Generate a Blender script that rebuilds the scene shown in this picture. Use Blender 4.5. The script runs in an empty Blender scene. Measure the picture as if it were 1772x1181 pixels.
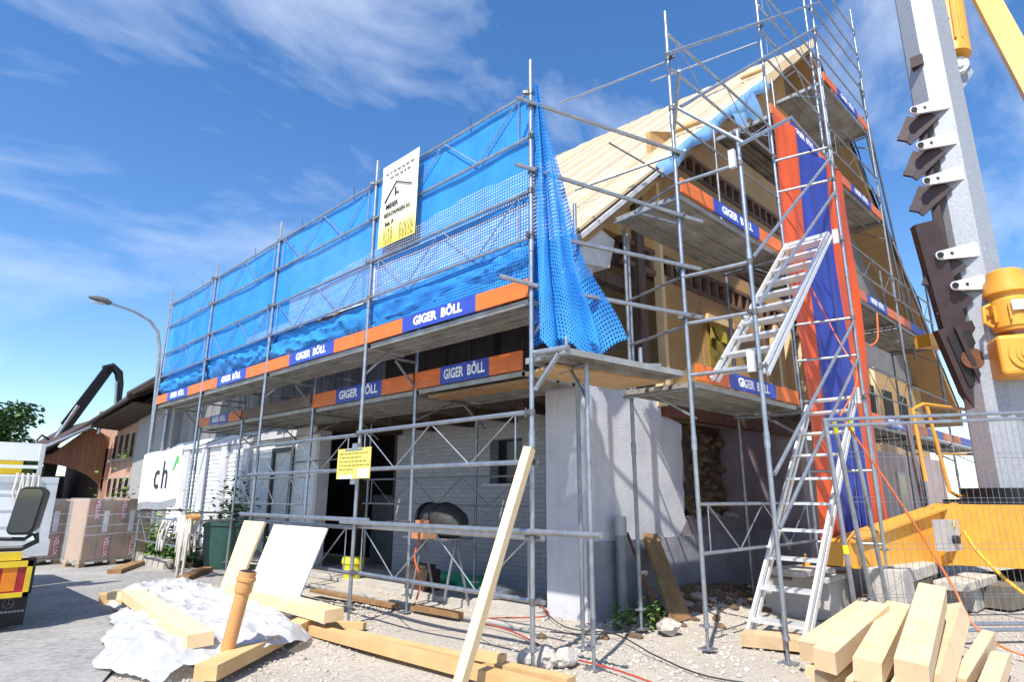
import bpy, math, random
from mathutils import Vector, Matrix
random.seed(7)
R_ = math.radians
S = bpy.context.scene
COL = S.collection

# ------------------------------------------------------------------ camera
HEAD, PITCH, ROLL = R_(43.9), math.atan(268/1060), math.atan(19/4210)
fw = Vector((math.cos(HEAD)*math.cos(PITCH), math.sin(HEAD)*math.cos(PITCH), math.sin(PITCH)))
rt = Vector((math.sin(HEAD), -math.cos(HEAD), 0)); up = rt.cross(fw)
cx = rt*math.cos(ROLL)+up*math.sin(ROLL); cy = up*math.cos(ROLL)-rt*math.sin(ROLL)
cam_d = bpy.data.cameras.new('camera'); cam = bpy.data.objects.new('camera', cam_d); COL.objects.link(cam)
cam_d.sensor_width = 36; cam_d.lens = 1060/1772*36; cam_d.clip_start = .05; cam_d.clip_end = 2000
cam.matrix_world = Matrix(((cx.x, cy.x, -fw.x, -4.387), (cx.y, cy.y, -fw.y, -3.952), (cx.z, cy.z, -fw.z, 1.5), (0, 0, 0, 1)))
S.camera = cam

# ------------------------------------------------------------------ sky, sun, exposure
SUN_EL, SUN_TO = R_(53), R_(23)            # light travels towards SUN_TO (angle from +x), downwards
W = bpy.data.worlds.new('World'); S.world = W; W.use_nodes = True
nt = W.node_tree; N = nt.nodes; L = nt.links; N.clear()
sky = N.new('ShaderNodeTexSky'); sky.sky_type = 'NISHITA'; sky.sun_disc = False
sky.sun_elevation = SUN_EL
sd = Vector((-math.cos(SUN_TO), -math.sin(SUN_TO)))
sky.sun_rotation = math.atan2(sd.x, sd.y); sky.air_density = 1.0; sky.dust_density = .35; sky.ozone_density = 2.4
tc = N.new('ShaderNodeTexCoord')
mp = N.new('ShaderNodeMapping'); mp.inputs['Rotation'].default_value = (R_(8), R_(-24), R_(30)); mp.inputs['Scale'].default_value = (1.1, 3.0, 3.6)
n1 = N.new('ShaderNodeTexNoise'); n1.inputs['Scale'].default_value = 1.5; n1.inputs['Detail'].default_value = 9; n1.inputs['Roughness'].default_value = .56; n1.inputs['Distortion'].default_value = .35
r1 = N.new('ShaderNodeValToRGB'); r1.color_ramp.elements[0].position = .50; r1.color_ramp.elements[1].position = .88
r1.color_ramp.elements[1].color = (.75, .75, .75, 1)
mx = N.new('ShaderNodeMix'); mx.data_type = 'RGBA'
mx.inputs[7].default_value = (10.5, 11.3, 12.6, 1)
hs = N.new('ShaderNodeHueSaturation'); hs.inputs['Hue'].default_value = .504; hs.inputs['Saturation'].default_value = 1.25; hs.inputs['Value'].default_value = 1.9
bg = N.new('ShaderNodeBackground'); bg.inputs['Strength'].default_value = .08
out = N.new('ShaderNodeOutputWorld')
L.new(tc.outputs['Generated'], mp.inputs[0]); L.new(mp.outputs[0], n1.inputs['Vector']); L.new(n1.outputs['Fac'], r1.inputs[0])
L.new(sky.outputs[0], hs.inputs['Color'])
L.new(r1.outputs[0], mx.inputs[0]); L.new(hs.outputs[0], mx.inputs[6]); L.new(mx.outputs[2], bg.inputs[0]); L.new(bg.outputs[0], out.inputs[0])
sun_d = bpy.data.lights.new('sun', 'SUN'); sun_d.energy = 5.0; sun_d.angle = R_(.53); sun_d.color = (1, .95, .87)
sun = bpy.data.objects.new('sun', sun_d); COL.objects.link(sun)
sdir = Vector((math.cos(SUN_TO)*math.cos(SUN_EL), math.sin(SUN_TO)*math.cos(SUN_EL), -math.sin(SUN_EL)))
sun.rotation_euler = sdir.to_track_quat('-Z', 'Y').to_euler(); sun.location = (-8, -6, 20)
S.view_settings.view_transform = 'Standard'; S.view_settings.look = 'None'; S.view_settings.gamma = 1
S.view_settings.use_curve_mapping = False; S.view_settings.exposure = .55
S.render.engine = 'CYCLES'; S.cycles.transparent_max_bounces = 24; S.cycles.max_bounces = 8

# ------------------------------------------------------------------ materials
MATS = {}
def mat(name, col, rough=.6, metal=0., var=.12, scale=5., bump=0., bscale=60., col2=None, stretch=None, rnd=.0, trans=0., detail=6, spec=.5):
    if name in MATS: return MATS[name]
    m = bpy.data.materials.new(name); m.use_nodes = True; t = m.node_tree; b = t.nodes['Principled BSDF']
    b.inputs['Roughness'].default_value = rough; b.inputs['Metallic'].default_value = metal
    b.inputs['Specular IOR Level'].default_value = spec
    co = t.nodes.new('ShaderNodeTexCoord'); vec = co.outputs['Object']
    if stretch:
        mp = t.nodes.new('ShaderNodeMapping'); mp.inputs['Scale'].default_value = stretch; t.links.new(vec, mp.inputs[0]); vec = mp.outputs[0]
    no = t.nodes.new('ShaderNodeTexNoise'); no.inputs['Scale'].default_value = scale; no.inputs['Detail'].default_value = detail; no.inputs['Roughness'].default_value = .62
    t.links.new(vec, no.inputs['Vector'])
    rp = t.nodes.new('ShaderNodeValToRGB'); rp.color_ramp.elements[0].position = .32; rp.color_ramp.elements[1].position = .68
    c = Vector(col[:3]); c2 = Vector(col2[:3]) if col2 else c*(1-2*var)
    rp.color_ramp.elements[0].color = (*c2, 1); rp.color_ramp.elements[1].color = (*(c if col2 else c*(1+var*.5)), 1)
    t.links.new(no.outputs['Fac'], rp.inputs[0]); last = rp.outputs[0]
    if rnd:
        oi = t.nodes.new('ShaderNodeObjectInfo'); mr = t.nodes.new('ShaderNodeMapRange')
        mr.inputs['To Min'].default_value = 1-rnd; mr.inputs['To Max'].default_value = 1+rnd*.6
        hv = t.nodes.new('ShaderNodeHueSaturation'); t.links.new(oi.outputs['Random'], mr.inputs['Value']); t.links.new(mr.outputs[0], hv.inputs['Value']); t.links.new(last, hv.inputs['Color']); last = hv.outputs[0]
    t.links.new(last, b.inputs['Base Color'])
    if trans: b.inputs['Transmission Weight'].default_value = trans
    if bump:
        nb = t.nodes.new('ShaderNodeTexNoise'); nb.inputs['Scale'].default_value = bscale; nb.inputs['Detail'].default_value = 5; t.links.new(vec, nb.inputs['Vector'])
        bp = t.nodes.new('ShaderNodeBump'); bp.inputs['Strength'].default_value = bump; bp.inputs['Distance'].default_value = .02
        t.links.new(nb.outputs['Fac'], bp.inputs['Height']); t.links.new(bp.outputs[0], b.inputs['Normal'])
    MATS[name] = m; return m
def alpha_pattern(m, kind, cell, hole, base=1.0, uv=True):
    """punch a net pattern through material m along its UVs (metres)"""
    t = m.node_tree; b = t.nodes['Principled BSDF']
    co = t.nodes.new('ShaderNodeTexCoord'); sp = t.nodes.new('ShaderNodeSeparateXYZ'); t.links.new(co.outputs['UV'], sp.inputs[0])
    def mth(op, a, bb=None):
        n = t.nodes.new('ShaderNodeMath'); n.operation = op
        for i, q in enumerate((a, bb)):
            if q is None: continue
            if isinstance(q, (int, float)): n.inputs[i].default_value = q
            else: t.links.new(q, n.inputs[i])
        return n.outputs[0]
    fu = mth('FRACT', mth('DIVIDE', sp.outputs[0], cell)); fv = mth('FRACT', mth('DIVIDE', sp.outputs[1], cell*1.0))
    du = mth('ABSOLUTE', mth('SUBTRACT', fu, .5)); dv = mth('ABSOLUTE', mth('SUBTRACT', fv, .5))
    d = mth('ADD', du, dv) if kind == 'diamond' else mth('MAXIMUM', du, dv)
    a = mth('GREATER_THAN', d, hole)
    if base < 1: a = mth('MULTIPLY', a, base)
    t.links.new(a, b.inputs['Alpha'])

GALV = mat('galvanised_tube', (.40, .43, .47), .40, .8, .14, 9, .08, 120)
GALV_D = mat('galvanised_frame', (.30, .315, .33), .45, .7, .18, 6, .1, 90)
ALU = mat('aluminium_stair', (.80, .80, .80), .42, .55, .06, 12)
DECK = mat('deck_metal', (.46, .46, .44), .5, .55, .25, 3, .15, 40, col2=(.27, .25, .21), stretch=(1, 1, 1))
CLAMP = mat('clamp_steel', (.20, .20, .20), .5, .7, .2, 30)
ORANGE = mat('toe_orange', (.76, .17, .025), .45, 0, .08, 4)
BLUE = mat('toe_blue', (.035, .07, .42), .4, 0, .08, 4)
WHITE_P = mat('print_white', (.85, .86, .88), .5, 0, .02)
BLACK_P = mat('print_black', (.015, .015, .017), .5, 0, .02)
ROOFWOOD = mat('roof_board_wood', (.60, .47, .31), .65, 0, .1, 3, .12, 60, col2=(.50, .38, .23), rnd=.28)
NEWWOOD = mat('fresh_timber', (.82, .64, .40), .6, 0, .1, 2.2, .1, 50, col2=(.73, .52, .28), rnd=.1)
BEAMWOOD = mat('yellow_timber', (.66, .45, .22), .6, 0, .1, 2.2, .1, 50, col2=(.55, .34, .14), rnd=.1)
OLDWOOD = mat('old_plank', (.33, .19, .085), .8, 0, .2, 4, .3, 50, col2=(.20, .11, .05), rnd=.12)
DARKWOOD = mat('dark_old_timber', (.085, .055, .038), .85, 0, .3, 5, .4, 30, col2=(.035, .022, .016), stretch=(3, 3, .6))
PANELWOOD = mat('timber_panel', (.50, .31, .12), .6, 0, .08, 1.6, .05, 40, col2=(.43, .25, .09))
PLASTER = mat('white_plaster', (.60, .60, .63), .85, 0, .04, 1.4, .45, 45, col2=(.45, .45, .49))
PLINTH = mat('grey_plinth_plaster', (.30, .30, .33), .9, 0, .15, 2.5, .5, 35, col2=(.20, .20, .22))
RUBBLE = mat('exposed_rubble_stone', (.26, .17, .10), .9, 0, .3, 4, .8, 18, col2=(.10, .062, .038), rnd=.3)
RUST = mat('rusty_steel', (.22, .085, .04), .8, .3, .3, 7, .4, 50, col2=(.10, .045, .03))
CONC = mat('concrete', (.50, .47, .43), .85, 0, .12, 3, .4, 40, col2=(.37, .34, .30))
YEL = mat('crane_yellow', (.74, .355, .045), .42, 0, .06, 3, .05, 30)
YELD = mat('crane_yellow_worn', (.66, .32, .03), .5, 0, .1, 4, .08, 30)
SPANGLE = mat('galvanised_mast', (.38, .40, .43), .5, .3, .1, 26, .06, 60, col2=(.27, .29, .32))
BROWNST = mat('brown_painted_steel', (.055, .035, .037), .5, .2, .15, 5)
DARKST = mat('black_steel', (.018, .02, .022), .4, .4, .2, 6)
RUBBER = mat('rubber', (.02, .02, .02), .7, 0, .1, 20)

# ------------------------------------------------------------------ mesh helpers
LOC = {}
class MB:
    def __init__(s): s.v = []; s.f = []; s.uv = None
    def add(s, vs, fs):
        o = len(s.v); s.v += [Vector(p) for p in vs]; s.f += [tuple(i+o for i in f) for f in fs]; return s
    def hexa(s, p):                    # 8 corners: bottom 4 ccw, top 4 ccw
        return s.add(p, [(3, 2, 1, 0), (4, 5, 6, 7), (0, 1, 5, 4), (1, 2, 6, 5), (2, 3, 7, 6), (3, 0, 4, 7)])
    def box(s, a, b):
        (x0, y0, z0), (x1, y1, z1) = a, b
        return s.hexa([(x0, y0, z0), (x1, y0, z0), (x1, y1, z0), (x0, y1, z0), (x0, y0, z1), (x1, y0, z1), (x1, y1, z1), (x0, y1, z1)])
    def bar(s, p0, p1, w, h, upv=(0, 0, 1), roll=0.):
        p0, p1 = Vector(p0), Vector(p1); d = (p1-p0).normalized(); u = Vector(upv)
        if abs(d.dot(u)) > .99: u = Vector((1, 0, 0))
        r = d.cross(u).normalized(); u = r.cross(d)
        if roll: q = Matrix.Rotation(roll, 3, d); r = q@r; u = q@u
        r = r*w/2; u = u*h/2
        return s.hexa([p0-r-u, p0+r-u, p1+r-u, p1-r-u, p0-r+u, p0+r+u, p1+r+u, p1-r+u])
    def tube(s, p0, p1, r, n=10, r1=None, cap=True):
        return s.path([p0, p1], [r, r if r1 is None else r1], n, cap)
    def path(s, pts, rad, n=8, cap=True):
        pts = [Vector(p) for p in pts]; k = len(pts)
        if isinstance(rad, (int, float)): rad = [rad]*k
        o = len(s.v); nrm = None
        for i, p in enumerate(pts):
            d = (pts[min(i+1, k-1)]-pts[max(i-1, 0)]).normalized()
            if nrm is None:
                a = Vector((0, 0, 1)) if abs(d.z) < .9 else Vector((1, 0, 0)); nrm = d.cross(a).normalized()
            else: nrm = (nrm-d*nrm.dot(d)).normalized()
            b = d.cross(nrm)
            for j in range(n):
                t = 2*math.pi*j/n; s.v.append(p+(nrm*math.cos(t)+b*math.sin(t))*rad[i])
        for i in range(k-1):
            for j in range(n):
                a, b = o+i*n+j, o+i*n+(j+1) % n; s.f.append((a, b, b+n, a+n))
        if cap: s.f.append(tuple(o+j for j in reversed(range(n)))); s.f.append(tuple(o+(k-1)*n+j for j in range(n)))
        return s
    def poly(s, pts, ext):             # polygon extruded by vector
        e = Vector(ext); n = len(pts); a = [Vector(p) for p in pts]
        return s.add(a+[p+e for p in a], [tuple(range(n))[::-1], tuple(range(n, 2*n))]+[(i, (i+1) % n, n+(i+1) % n, n+i) for i in range(n)])
    def grid(s, fn, nu, nv, uvs=None):
        o = len(s.v)
        for j in range(nv+1):
            for i in range(nu+1): s.v.append(Vector(fn(i/nu, j/nv)))
        w = nu+1
        for j in range(nv):
            for i in range(nu): a = o+j*w+i; s.f.append((a, a+1, a+w+1, a+w))
        if uvs: s.uv = [uvs(i/nu, j/nv) for j in range(nv+1) for i in range(nu+1)]
        return s
    def lathe(s, c, prof, n=20):
        c = Vector(c); o = len(s.v)
        for r, z in prof:
            for j in range(n): t = 2*math.pi*j/n; s.v.append(c+Vector((r*math.cos(t), r*math.sin(t), z)))
        for i in range(len(prof)-1):
            for j in range(n): a, b = o+i*n+j, o+i*n+(j+1) % n; s.f.append((a, b, b+n, a+n))
        s.f.append(tuple(o+j for j in reversed(range(n)))); s.f.append(tuple(o+(len(prof)-1)*n+j for j in range(n)))
        return s
    def stone(s, c, r, sq=1., seed=None):
        c = Vector(c); rg = random
        t = (1+5**.5)/2
        ico = [(-1, t, 0), (1, t, 0), (-1, -t, 0), (1, -t, 0), (0, -1, t), (0, 1, t), (0, -1, -t), (0, 1, -t), (t, 0, -1), (t, 0, 1), (-t, 0, -1), (-t, 0, 1)]
        fs = [(0, 11, 5), (0, 5, 1), (0, 1, 7), (0, 7, 10), (0, 10, 11), (1, 5, 9), (5, 11, 4), (11, 10, 2), (10, 7, 6), (7, 1, 8), (3, 9, 4), (3, 4, 2), (3, 2, 6), (3, 6, 8), (3, 8, 9), (4, 9, 5), (2, 4, 11), (6, 2, 10), (8, 6, 7), (9, 8, 1)]
        ax, ay = rg.uniform(.7, 1.3), rg.uniform(.7, 1.3); rot = Matrix.Rotation(rg.uniform(0, 6.3), 3, 'Z')
        return s.add([c+rot@Vector((p[0]*ax, p[1]*ay, p[2]*.75*sq))*(r/1.9*rg.uniform(.75, 1.2)) for p in ico], fs)
    def rock(s, c, r, sub=3, sq=.75):
        import bmesh
        from mathutils import noise as mn
        bm = bmesh.new(); bmesh.ops.create_icosphere(bm, subdivisions=sub, radius=1); off = Vector((random.uniform(-50, 50), random.uniform(-50, 50), 3)); rot = Matrix.Rotation(random.uniform(0, 6.3), 3, 'Z'); ax = Vector((random.uniform(.75, 1.3), random.uniform(.75, 1.2), sq))
        vs = []
        for v in bm.verts:
            d = v.co.normalized(); k = 1+.42*mn.noise(d*1.3+off)+.16*mn.noise(d*3.1+off)+.07*mn.noise(d*8+off)
            for pl in (Vector((.6, .3, .74)), Vector((-.7, .2, .68)), Vector((.1, -.8, .5)), Vector((.2, .9, .3))):
                q = d.dot(pl.normalized())*k
                if q > .72: k *= .72/q
            p = d*k; vs.append(Vector(c)+rot@Vector((p.x*ax.x, p.y*ax.y, p.z*ax.z))*r)
        s.add(vs, [tuple(v.index for v in f.verts) for f in bm.faces]); bm.free(); return s
    def build(s, name, m, parent=None, smooth=False, origin=None):
        me = bpy.data.meshes.new(name)
        o = Vector(LOC[parent.name]) if parent else Vector(origin or (0, 0, 0))
        me.from_pydata([p-o for p in s.v], [], s.f); me.materials.append(m)
        if s.uv:
            ul = me.uv_layers.new(name='UVMap')
            for lp in me.loops: ul.data[lp.index].uv = s.uv[lp.vertex_index]
        if smooth:
            for p in me.polygons: p.use_smooth = True
            me.set_sharp_from_angle(angle=R_(40))
        me.update(); ob = bpy.data.objects.new(name, me); COL.objects.link(ob)
        if parent: ob.parent = parent
        else: ob.location = o
        LOC[ob.name] = tuple(o); return ob
def tag(o, label=None, cat=None, group=None, kind=None):
    if label: o['label'] = label
    if cat: o['category'] = cat
    if group: o['group'] = group
    if kind: o['kind'] = kind
    return o
def thing(name, loc, label, cat, group=None):
    o = bpy.data.objects.new(name, None); COL.objects.link(o); o.location = loc; o.empty_display_size = .2
    LOC[o.name] = tuple(loc); return tag(o, label, cat, group)
def solo(name, mb, m, origin, label, cat, group=None, smooth=False):
    return tag(mb.build(name, m, None, smooth, origin), label, cat, group)
def text(body, size, m, parent, org, xd, upd, name='lettering', align='CENTER', ext=.0015, bold=.0, sx=1.):
    cu = bpy.data.curves.new('t', 'FONT'); cu.body = body; cu.size = size; cu.align_x = align; cu.align_y = 'CENTER'; cu.extrude = ext; cu.offset = bold; cu.resolution_u = 2
    to = bpy.data.objects.new('t', cu); COL.objects.link(to)
    me = bpy.data.meshes.new_from_object(to.evaluated_get(bpy.context.evaluated_depsgraph_get())); bpy.data.objects.remove(to); bpy.data.curves.remove(cu)
    xd = Vector(xd).normalized(); upd = Vector(upd).normalized(); nd = xd.cross(upd); org = Vector(org); o = Vector(LOC[parent.name])
    for v in me.vertices: v.co = org+xd*(v.co.x*sx)+upd*v.co.y+nd*v.co.z-o
    me.materials.clear(); me.materials.append(m); me.name = name
    ob = bpy.data.objects.new(name, me); COL.objects.link(ob); ob.parent = parent; LOC[ob.name] = tuple(o); return ob
PHI = R_(-2.7); GU = Vector((math.cos(PHI), math.sin(PHI), 0)); GV = Vector((-math.sin(PHI), math.cos(PHI), 0)); GO = Vector((1.87, -.7, 0))
def G(u, v, z): return GO+GU*u+GV*v+Vector((0, 0, z))     # frame of the gable side: u along the gable, v into the house

# ================================================================== ground
def ground_mat(name, c1, c2, c3, sc, bump):
    m = bpy.data.materials.new(name); m.use_nodes = True; t = m.node_tree; b = t.nodes['Principled BSDF']; b.inputs['Roughness'].default_value = .95
    b.inputs['Specular IOR Level'].default_value = .2
    co = t.nodes.new('ShaderNodeTexCoord')
    def noise(s, d, r=.6):
        n = t.nodes.new('ShaderNodeTexNoise'); n.inputs['Scale'].default_value = s; n.inputs['Detail'].default_value = d; n.inputs['Roughness'].default_value = r; t.links.new(co.outputs['Object'], n.inputs['Vector']); return n
    a, d, e = noise(sc, 8), noise(sc*14, 6, .7), noise(.35, 4)
    r = t.nodes.new('ShaderNodeValToRGB'); r.color_ramp.elements[0].position = .3; r.color_ramp.elements[1].position = .7
    r.color_ramp.elements[0].color = (*c1, 1); r.color_ramp.elements[1].color = (*c2, 1); t.links.new(d.outputs['Fac'], r.inputs[0])
    mx = t.nodes.new('ShaderNodeMix'); mx.data_type = 'RGBA'; mx.inputs[7].default_value = (*c3, 1)
    r2 = t.nodes.new('ShaderNodeValToRGB'); r2.color_ramp.elements[0].position = .45; r2.color_ramp.elements[1].position = .62; t.links.new(a.outputs['Fac'], r2.inputs[0])
    mm = t.nodes.new('ShaderNodeMath'); mm.operation = 'MULTIPLY'; mm.inputs[1].default_value = .6; t.links.new(r2.outputs[0], mm.inputs[0])
    t.links.new(mm.outputs[0], mx.inputs[0]); t.links.new(r.outputs[0], mx.inputs[6]); t.links.new(mx.outputs[2], b.inputs['Base Color'])
    bp = t.nodes.new('ShaderNodeBump'); bp.inputs['Strength'].default_value = bump; bp.inputs['Distance'].default_value = .03
    t.links.new(d.outputs['Fac'], bp.inputs['Height']); t.links.new(bp.outputs[0], b.inputs['Normal'])
    return m
GRAVEL_M = ground_mat('gravel_ground', (.33, .295, .25), (.60, .545, .47), (.50, .44, .365), 1.6, 1.0)
ROAD_M = ground_mat('asphalt', (.17, .168, .165), (.36, .35, .335), (.40, .38, .35), .9, .6)
def hgt(x, y):
    q = .02*math.sin(x*1.7+y*.6)+.015*math.sin(y*2.3-x)+.012*math.sin(3.1*x+1.3*y)
    q *= 1 if (-2.8 < x < 6 and -3.5 < y < 6) else 0
    p = Vector((x, y, 0))-GO; u, v = p.dot(GU), p.dot(GV)     # rubble heap against the gable wall
    q += .22*math.exp(-((u-2.6)/1.5)**2-((v-1.5)/.55)**2)
    return q-.035
m = MB()
xs = [-600, -150, -40, -15, -8]+[-6+.25*i for i in range(65)]+[12, 16, 22, 40, 120, 600]
ys = [-600, -150, -40, -15, -8]+[-6+.25*i for i in range(65)]+[12, 16, 22, 40, 120, 600]
for y in ys:
    for x in xs: m.v.append(Vector((x, y, hgt(x, y))))
w = len(xs)
for j in range(len(ys)-1):
    for i in range(w-1): a = j*w+i; m.f.append((a, a+1, a+w+1, a+w))
tag(m.build('ground', GRAVEL_M, None, True), kind='structure')
edge = [(-14, 60), (-14, -12), (-4.4, -3.2), (-3.4, 1.0), (-2.75, 2.2), (-2.2, 3.4), (-1.3, 5.1), (-.7, 6.3), (.25, 7.2), (.9, 8.6), (1.5, 9.4), (1.5, 60)]
m = MB(); m.v = [Vector((x, y, .012)) for x, y in edge]; m.f = [tuple(range(len(edge)))[::-1]]
tag(m.build('road', ROAD_M), kind='structure')
# cracks sealed in the asphalt
# low concrete apron before the recessed porch
m = MB(); m.box((2.0, 1.75, -.1), (3.3, 9.4, .03)); tag(m.build('apron', CONC), kind='structure')
m = MB(); m.box((1.25, 1.2, -.1), (1.33, 7.4, .02)); m.box((1.98, 1.3, -.1), (2.0, 7.2, .025)); tag(m.build('kerb', CONC), kind='structure')
for i in range(14):
    pass
STONE = mat('gravel_stone', (.58, .535, .47), .9, 0, .2, 9, .3, 40, col2=(.30, .265, .225))
def scatter(name, n, area, rmin, rmax, m, label, cat):
    b = MB(); k = 0
    while k < n:
        x, y = random.uniform(*area[0]), random.uniform(*area[1])
        if 2.1 < x and y > 1.0: continue
        if y > 2.2+ (x+2.75)*1.35 and x < 1.2: continue       # keep the road clean
        q = math.sin(x*2.1)*math.sin(y*1.7+1)+math.sin(x*.9-y*1.3)
        if random.random() > .35+.35*q: continue
        r = rmin+(rmax-rmin)*random.random()**3; b.stone((x, y, hgt(x, y)+r*.25), r); k += 1
    o = b.build(name, m); return tag(o, label, cat, kind='stuff')
scatter('gravel', 11000, ((-3.3, 5.5), (-3.4, 5)), .005, .027, STONE, 'pale crushed gravel spread over the building site', 'gravel')
b = MB()
for i in range(260):
    u, v = random.gauss(2.6, 1.1), random.gauss(1.25, .35)
    if v > 1.7: v = 1.6
    p = G(u, v, 0); r = random.uniform(.02, .07); b.rock((p.x, p.y, hgt(p.x, p.y)+r*.35), r, 2)
tag(b.build('rubble', RUBBLE), 'brown rubble heaped at the foot of the broken gable wall', 'rubble', kind='stuff')
for i, (px, py, r) in enumerate([(.30, .1, .13), (.42, -.02, .1), (.18, .25, .09)]):
    b = MB(); b.rock((px, py, .06), r*1.15); solo('rubble_stone', b, CONC, (px, py, 0), ['large grey stone between the corner pole feet', 'dark grey lump of broken concrete beside the large stone', 'small broken stone behind the corner pole foot'][i], 'stone')
b = MB(); p = G(.45, .75, .06); b.rock(p, .13); solo('pale_stone', b, STONE, G(.45, .75, 0), 'pale pink round stone in the weeds by the house corner', 'stone')

# ================================================================== the house
house = thing('house', (2.2, 1.05, 0), 'half stripped white farmhouse with new board roof and timber gable', 'house')
HV = 1.75
# --- gable masonry with a broken opening (ragged outline)
def gpoly(pts, v0, depth): return MB().poly([G(u, v0, z) for u, z in pts], GV*depth)
rag = lambda a, b, n, amp: [(a[0]+(b[0]-a[0])*i/n+(random.uniform(-amp, amp) if 0 < i < n else 0), a[1]+(b[1]-a[1])*i/n+(random.uniform(-amp, amp)*.5 if 0 < i < n else 0)) for i in range(n+1)]
ol = [(.30, .92)]+[(2.55, .92)]
left = [(.30, .92), (2.4, .92), (2.62, 1.12)]+rag((2.58, 1.25), (2.66, 2.62), 9, .035)+[(2.2, 2.72), (2.18, 3.02), (.30, 3.02)]
gpoly(left, HV, .5).build('gable_wall', PLASTER, house)
low = [(2.4, .92)]+[(2.62, 1.12)]+rag((2.7, 1.2), (4.3, 1.16), 10, .05)+[(4.4, 1.35), (4.5, 2.7), (7.2, 2.7), (7.2, .92)]
MAUVE = mat('mauve_plaster', (.30, .24, .26), .9, 0, .12, 2.2, .4, 40, col2=(.21, .165, .18))
gpoly(low, HV, .5).build('broken_wall', MAUVE, house)['label'] = 'mauve grey plaster right of the break'
gpoly([(7.2, -.1), (7.2, 2.7), (18.9, 2.7), (18.9, -.1)], HV, .4).build('gable_wall', mat('pink_grey_plaster', (.46, .36, .33), .9, 0, .1, 2, .3, 40), house)
gpoly([(.28, -.1), (.28, .92), (7.2, .92), (7.2, -.1)], HV-.03, .55).build('plinth', PLINTH, house)
gpoly([(2.18, 2.90), (2.18, 3.02), (7.2, 3.02), (7.2, 2.90)], HV+.01, .4).build('wall_band', PLASTER, house)
MB().bar(G(2.1, HV-.02, 2.80), G(7.4, HV-.02, 2.80), .16, .2).build('steel_lintel', RUST, house)
MB().bar(G(2.05, HV-.06, 2.85), G(2.05, HV-.06, 3.45), .14, .1).build('timber_post', NEWWOOD, house)
# inside of the opening: rubble core of the thick wall and a grey inner reveal
gpoly([(2.62, 1.1), (2.62, 2.72), (4.7, 2.72), (4.7, 1.0)], HV+.33, .1).build('opening_back', mat('dark_reveal', (.13, .09, .065), .9, 0, .3, 5, .4, 20), house)
gpoly([(2.72, 1.6), (2.72, 2.62), (3.1, 2.62), (3.15, 1.75)], HV+.29, .03).build('reveal_plaster', mat('grey_reveal', (.27, .28, .29), .9), house)
rb = MB()
for i in range(150):
    q = i/70; u = random.uniform(3.3, 4.5) if i < 70 else random.uniform(2.75, 4.4); z = random.uniform(1.2, 2.68) if i < 70 else random.uniform(1.12, 1.55)
    rb.rock(G(u, HV+.31+random.uniform(-.04, .06), z), random.uniform(.05, .12), 2, .7)
ro = rb.build('rubble_core', RUBBLE, house); ro['kind'] = 'stuff'
for i in range(16):
    b = MB(); u = 2.9+i*.09+random.uniform(-.03, .03); b.rock(G(u, HV+.05+random.uniform(0, .1), 1.2+random.uniform(-.06, .05)+.06*math.sin(i)), random.uniform(.06, .11), 2, .6); b.build('stone', STONE if i > 6 else RUBBLE, house)
# windows in the right-hand ground floor
for u in (7.9, 9.6, 11.4, 13.6):
    f = gpoly([(u, 1.0), (u, 2.2), (u+.75, 2.2), (u+.75, 1.0)], HV-.03, .03).build('window', mat('window_frame', (.55, .50, .46), .6), house)
    gpoly([(u+.07, 1.07), (u+.07, 2.13), (u+.68, 2.13), (u+.68, 1.07)], HV-.036, .004).build('pane', mat('dark_glass', (.02, .022, .025), .12, 0, .1), f)
# --- front pillar (facade end of the thick gable wall)
MB().box((2.2, 1.5, -.1), (2.75, 1.72, 3.02)).build('pillar', PLASTER, house)
MB().poly([(2.2, 1.06, -.1), (2.2, 1.5, -.1), (2.21, 1.5, 3.02), (2.21, 1.06, 3.02)], (.3, 0, 0)).build('corner_wall', PLASTER, house)
# --- recessed porch: white painted brick wall with a dark window, door gap beside it
BRX = 3.3
BRICK = bpy.data.materials.new('painted_brick'); BRICK.use_nodes = True
t = BRICK.node_tree; bs = t.nodes['Principled BSDF']; bs.inputs['Roughness'].default_value = .75
co = t.nodes.new('ShaderNodeTexCoord'); sp = t.nodes.new('ShaderNodeSeparateXYZ'); cb = t.nodes.new('ShaderNodeCombineXYZ')
t.links.new(co.outputs['Object'], sp.inputs[0]); t.links.new(sp.outputs[1], cb.inputs[0]); t.links.new(sp.outputs[2], cb.inputs[1])
bt = t.nodes.new('ShaderNodeTexBrick'); bt.inputs['Scale'].default_value = 1; bt.inputs['Brick Width'].default_value = .25; bt.inputs['Row Height'].default_value = .077; bt.inputs['Mortar Size'].default_value = .007
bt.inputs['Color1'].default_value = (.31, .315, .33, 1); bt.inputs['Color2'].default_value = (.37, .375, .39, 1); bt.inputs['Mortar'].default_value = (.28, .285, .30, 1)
t.links.new(cb.outputs[0], bt.inputs['Vector']); t.links.new(bt.outputs['Color'], bs.inputs['Base Color'])
bp = t.nodes.new('ShaderNodeBump'); bp.inputs['Distance'].default_value = .012; bp.invert = True; t.links.new(bt.outputs['Fac'], bp.inputs['Height']); t.links.new(bp.outputs[0], bs.inputs['Normal'])
bw = MB()
for a, b2 in (((2.75, 0), (3.2, 3.0)), ((3.2, 2.48), (3.98, 3.0)), ((3.2, 0), (3.98, 1.7)), ((3.98, 0), (6.75, 3.0))):
    bw.box((BRX, a[0], a[1]-.02), (BRX+.25, b2[0], b2[1]))
bw.build('brick_wall', BRICK, house)
MB().box((BRX-.03, 3.0, 1.66), (BRX+.0, 4.15, 1.70)).build('window_sill', PLASTER, house)
DARK = mat('dark_interior', (.018, .017, .017), .9, 0, .2, 3)
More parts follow.
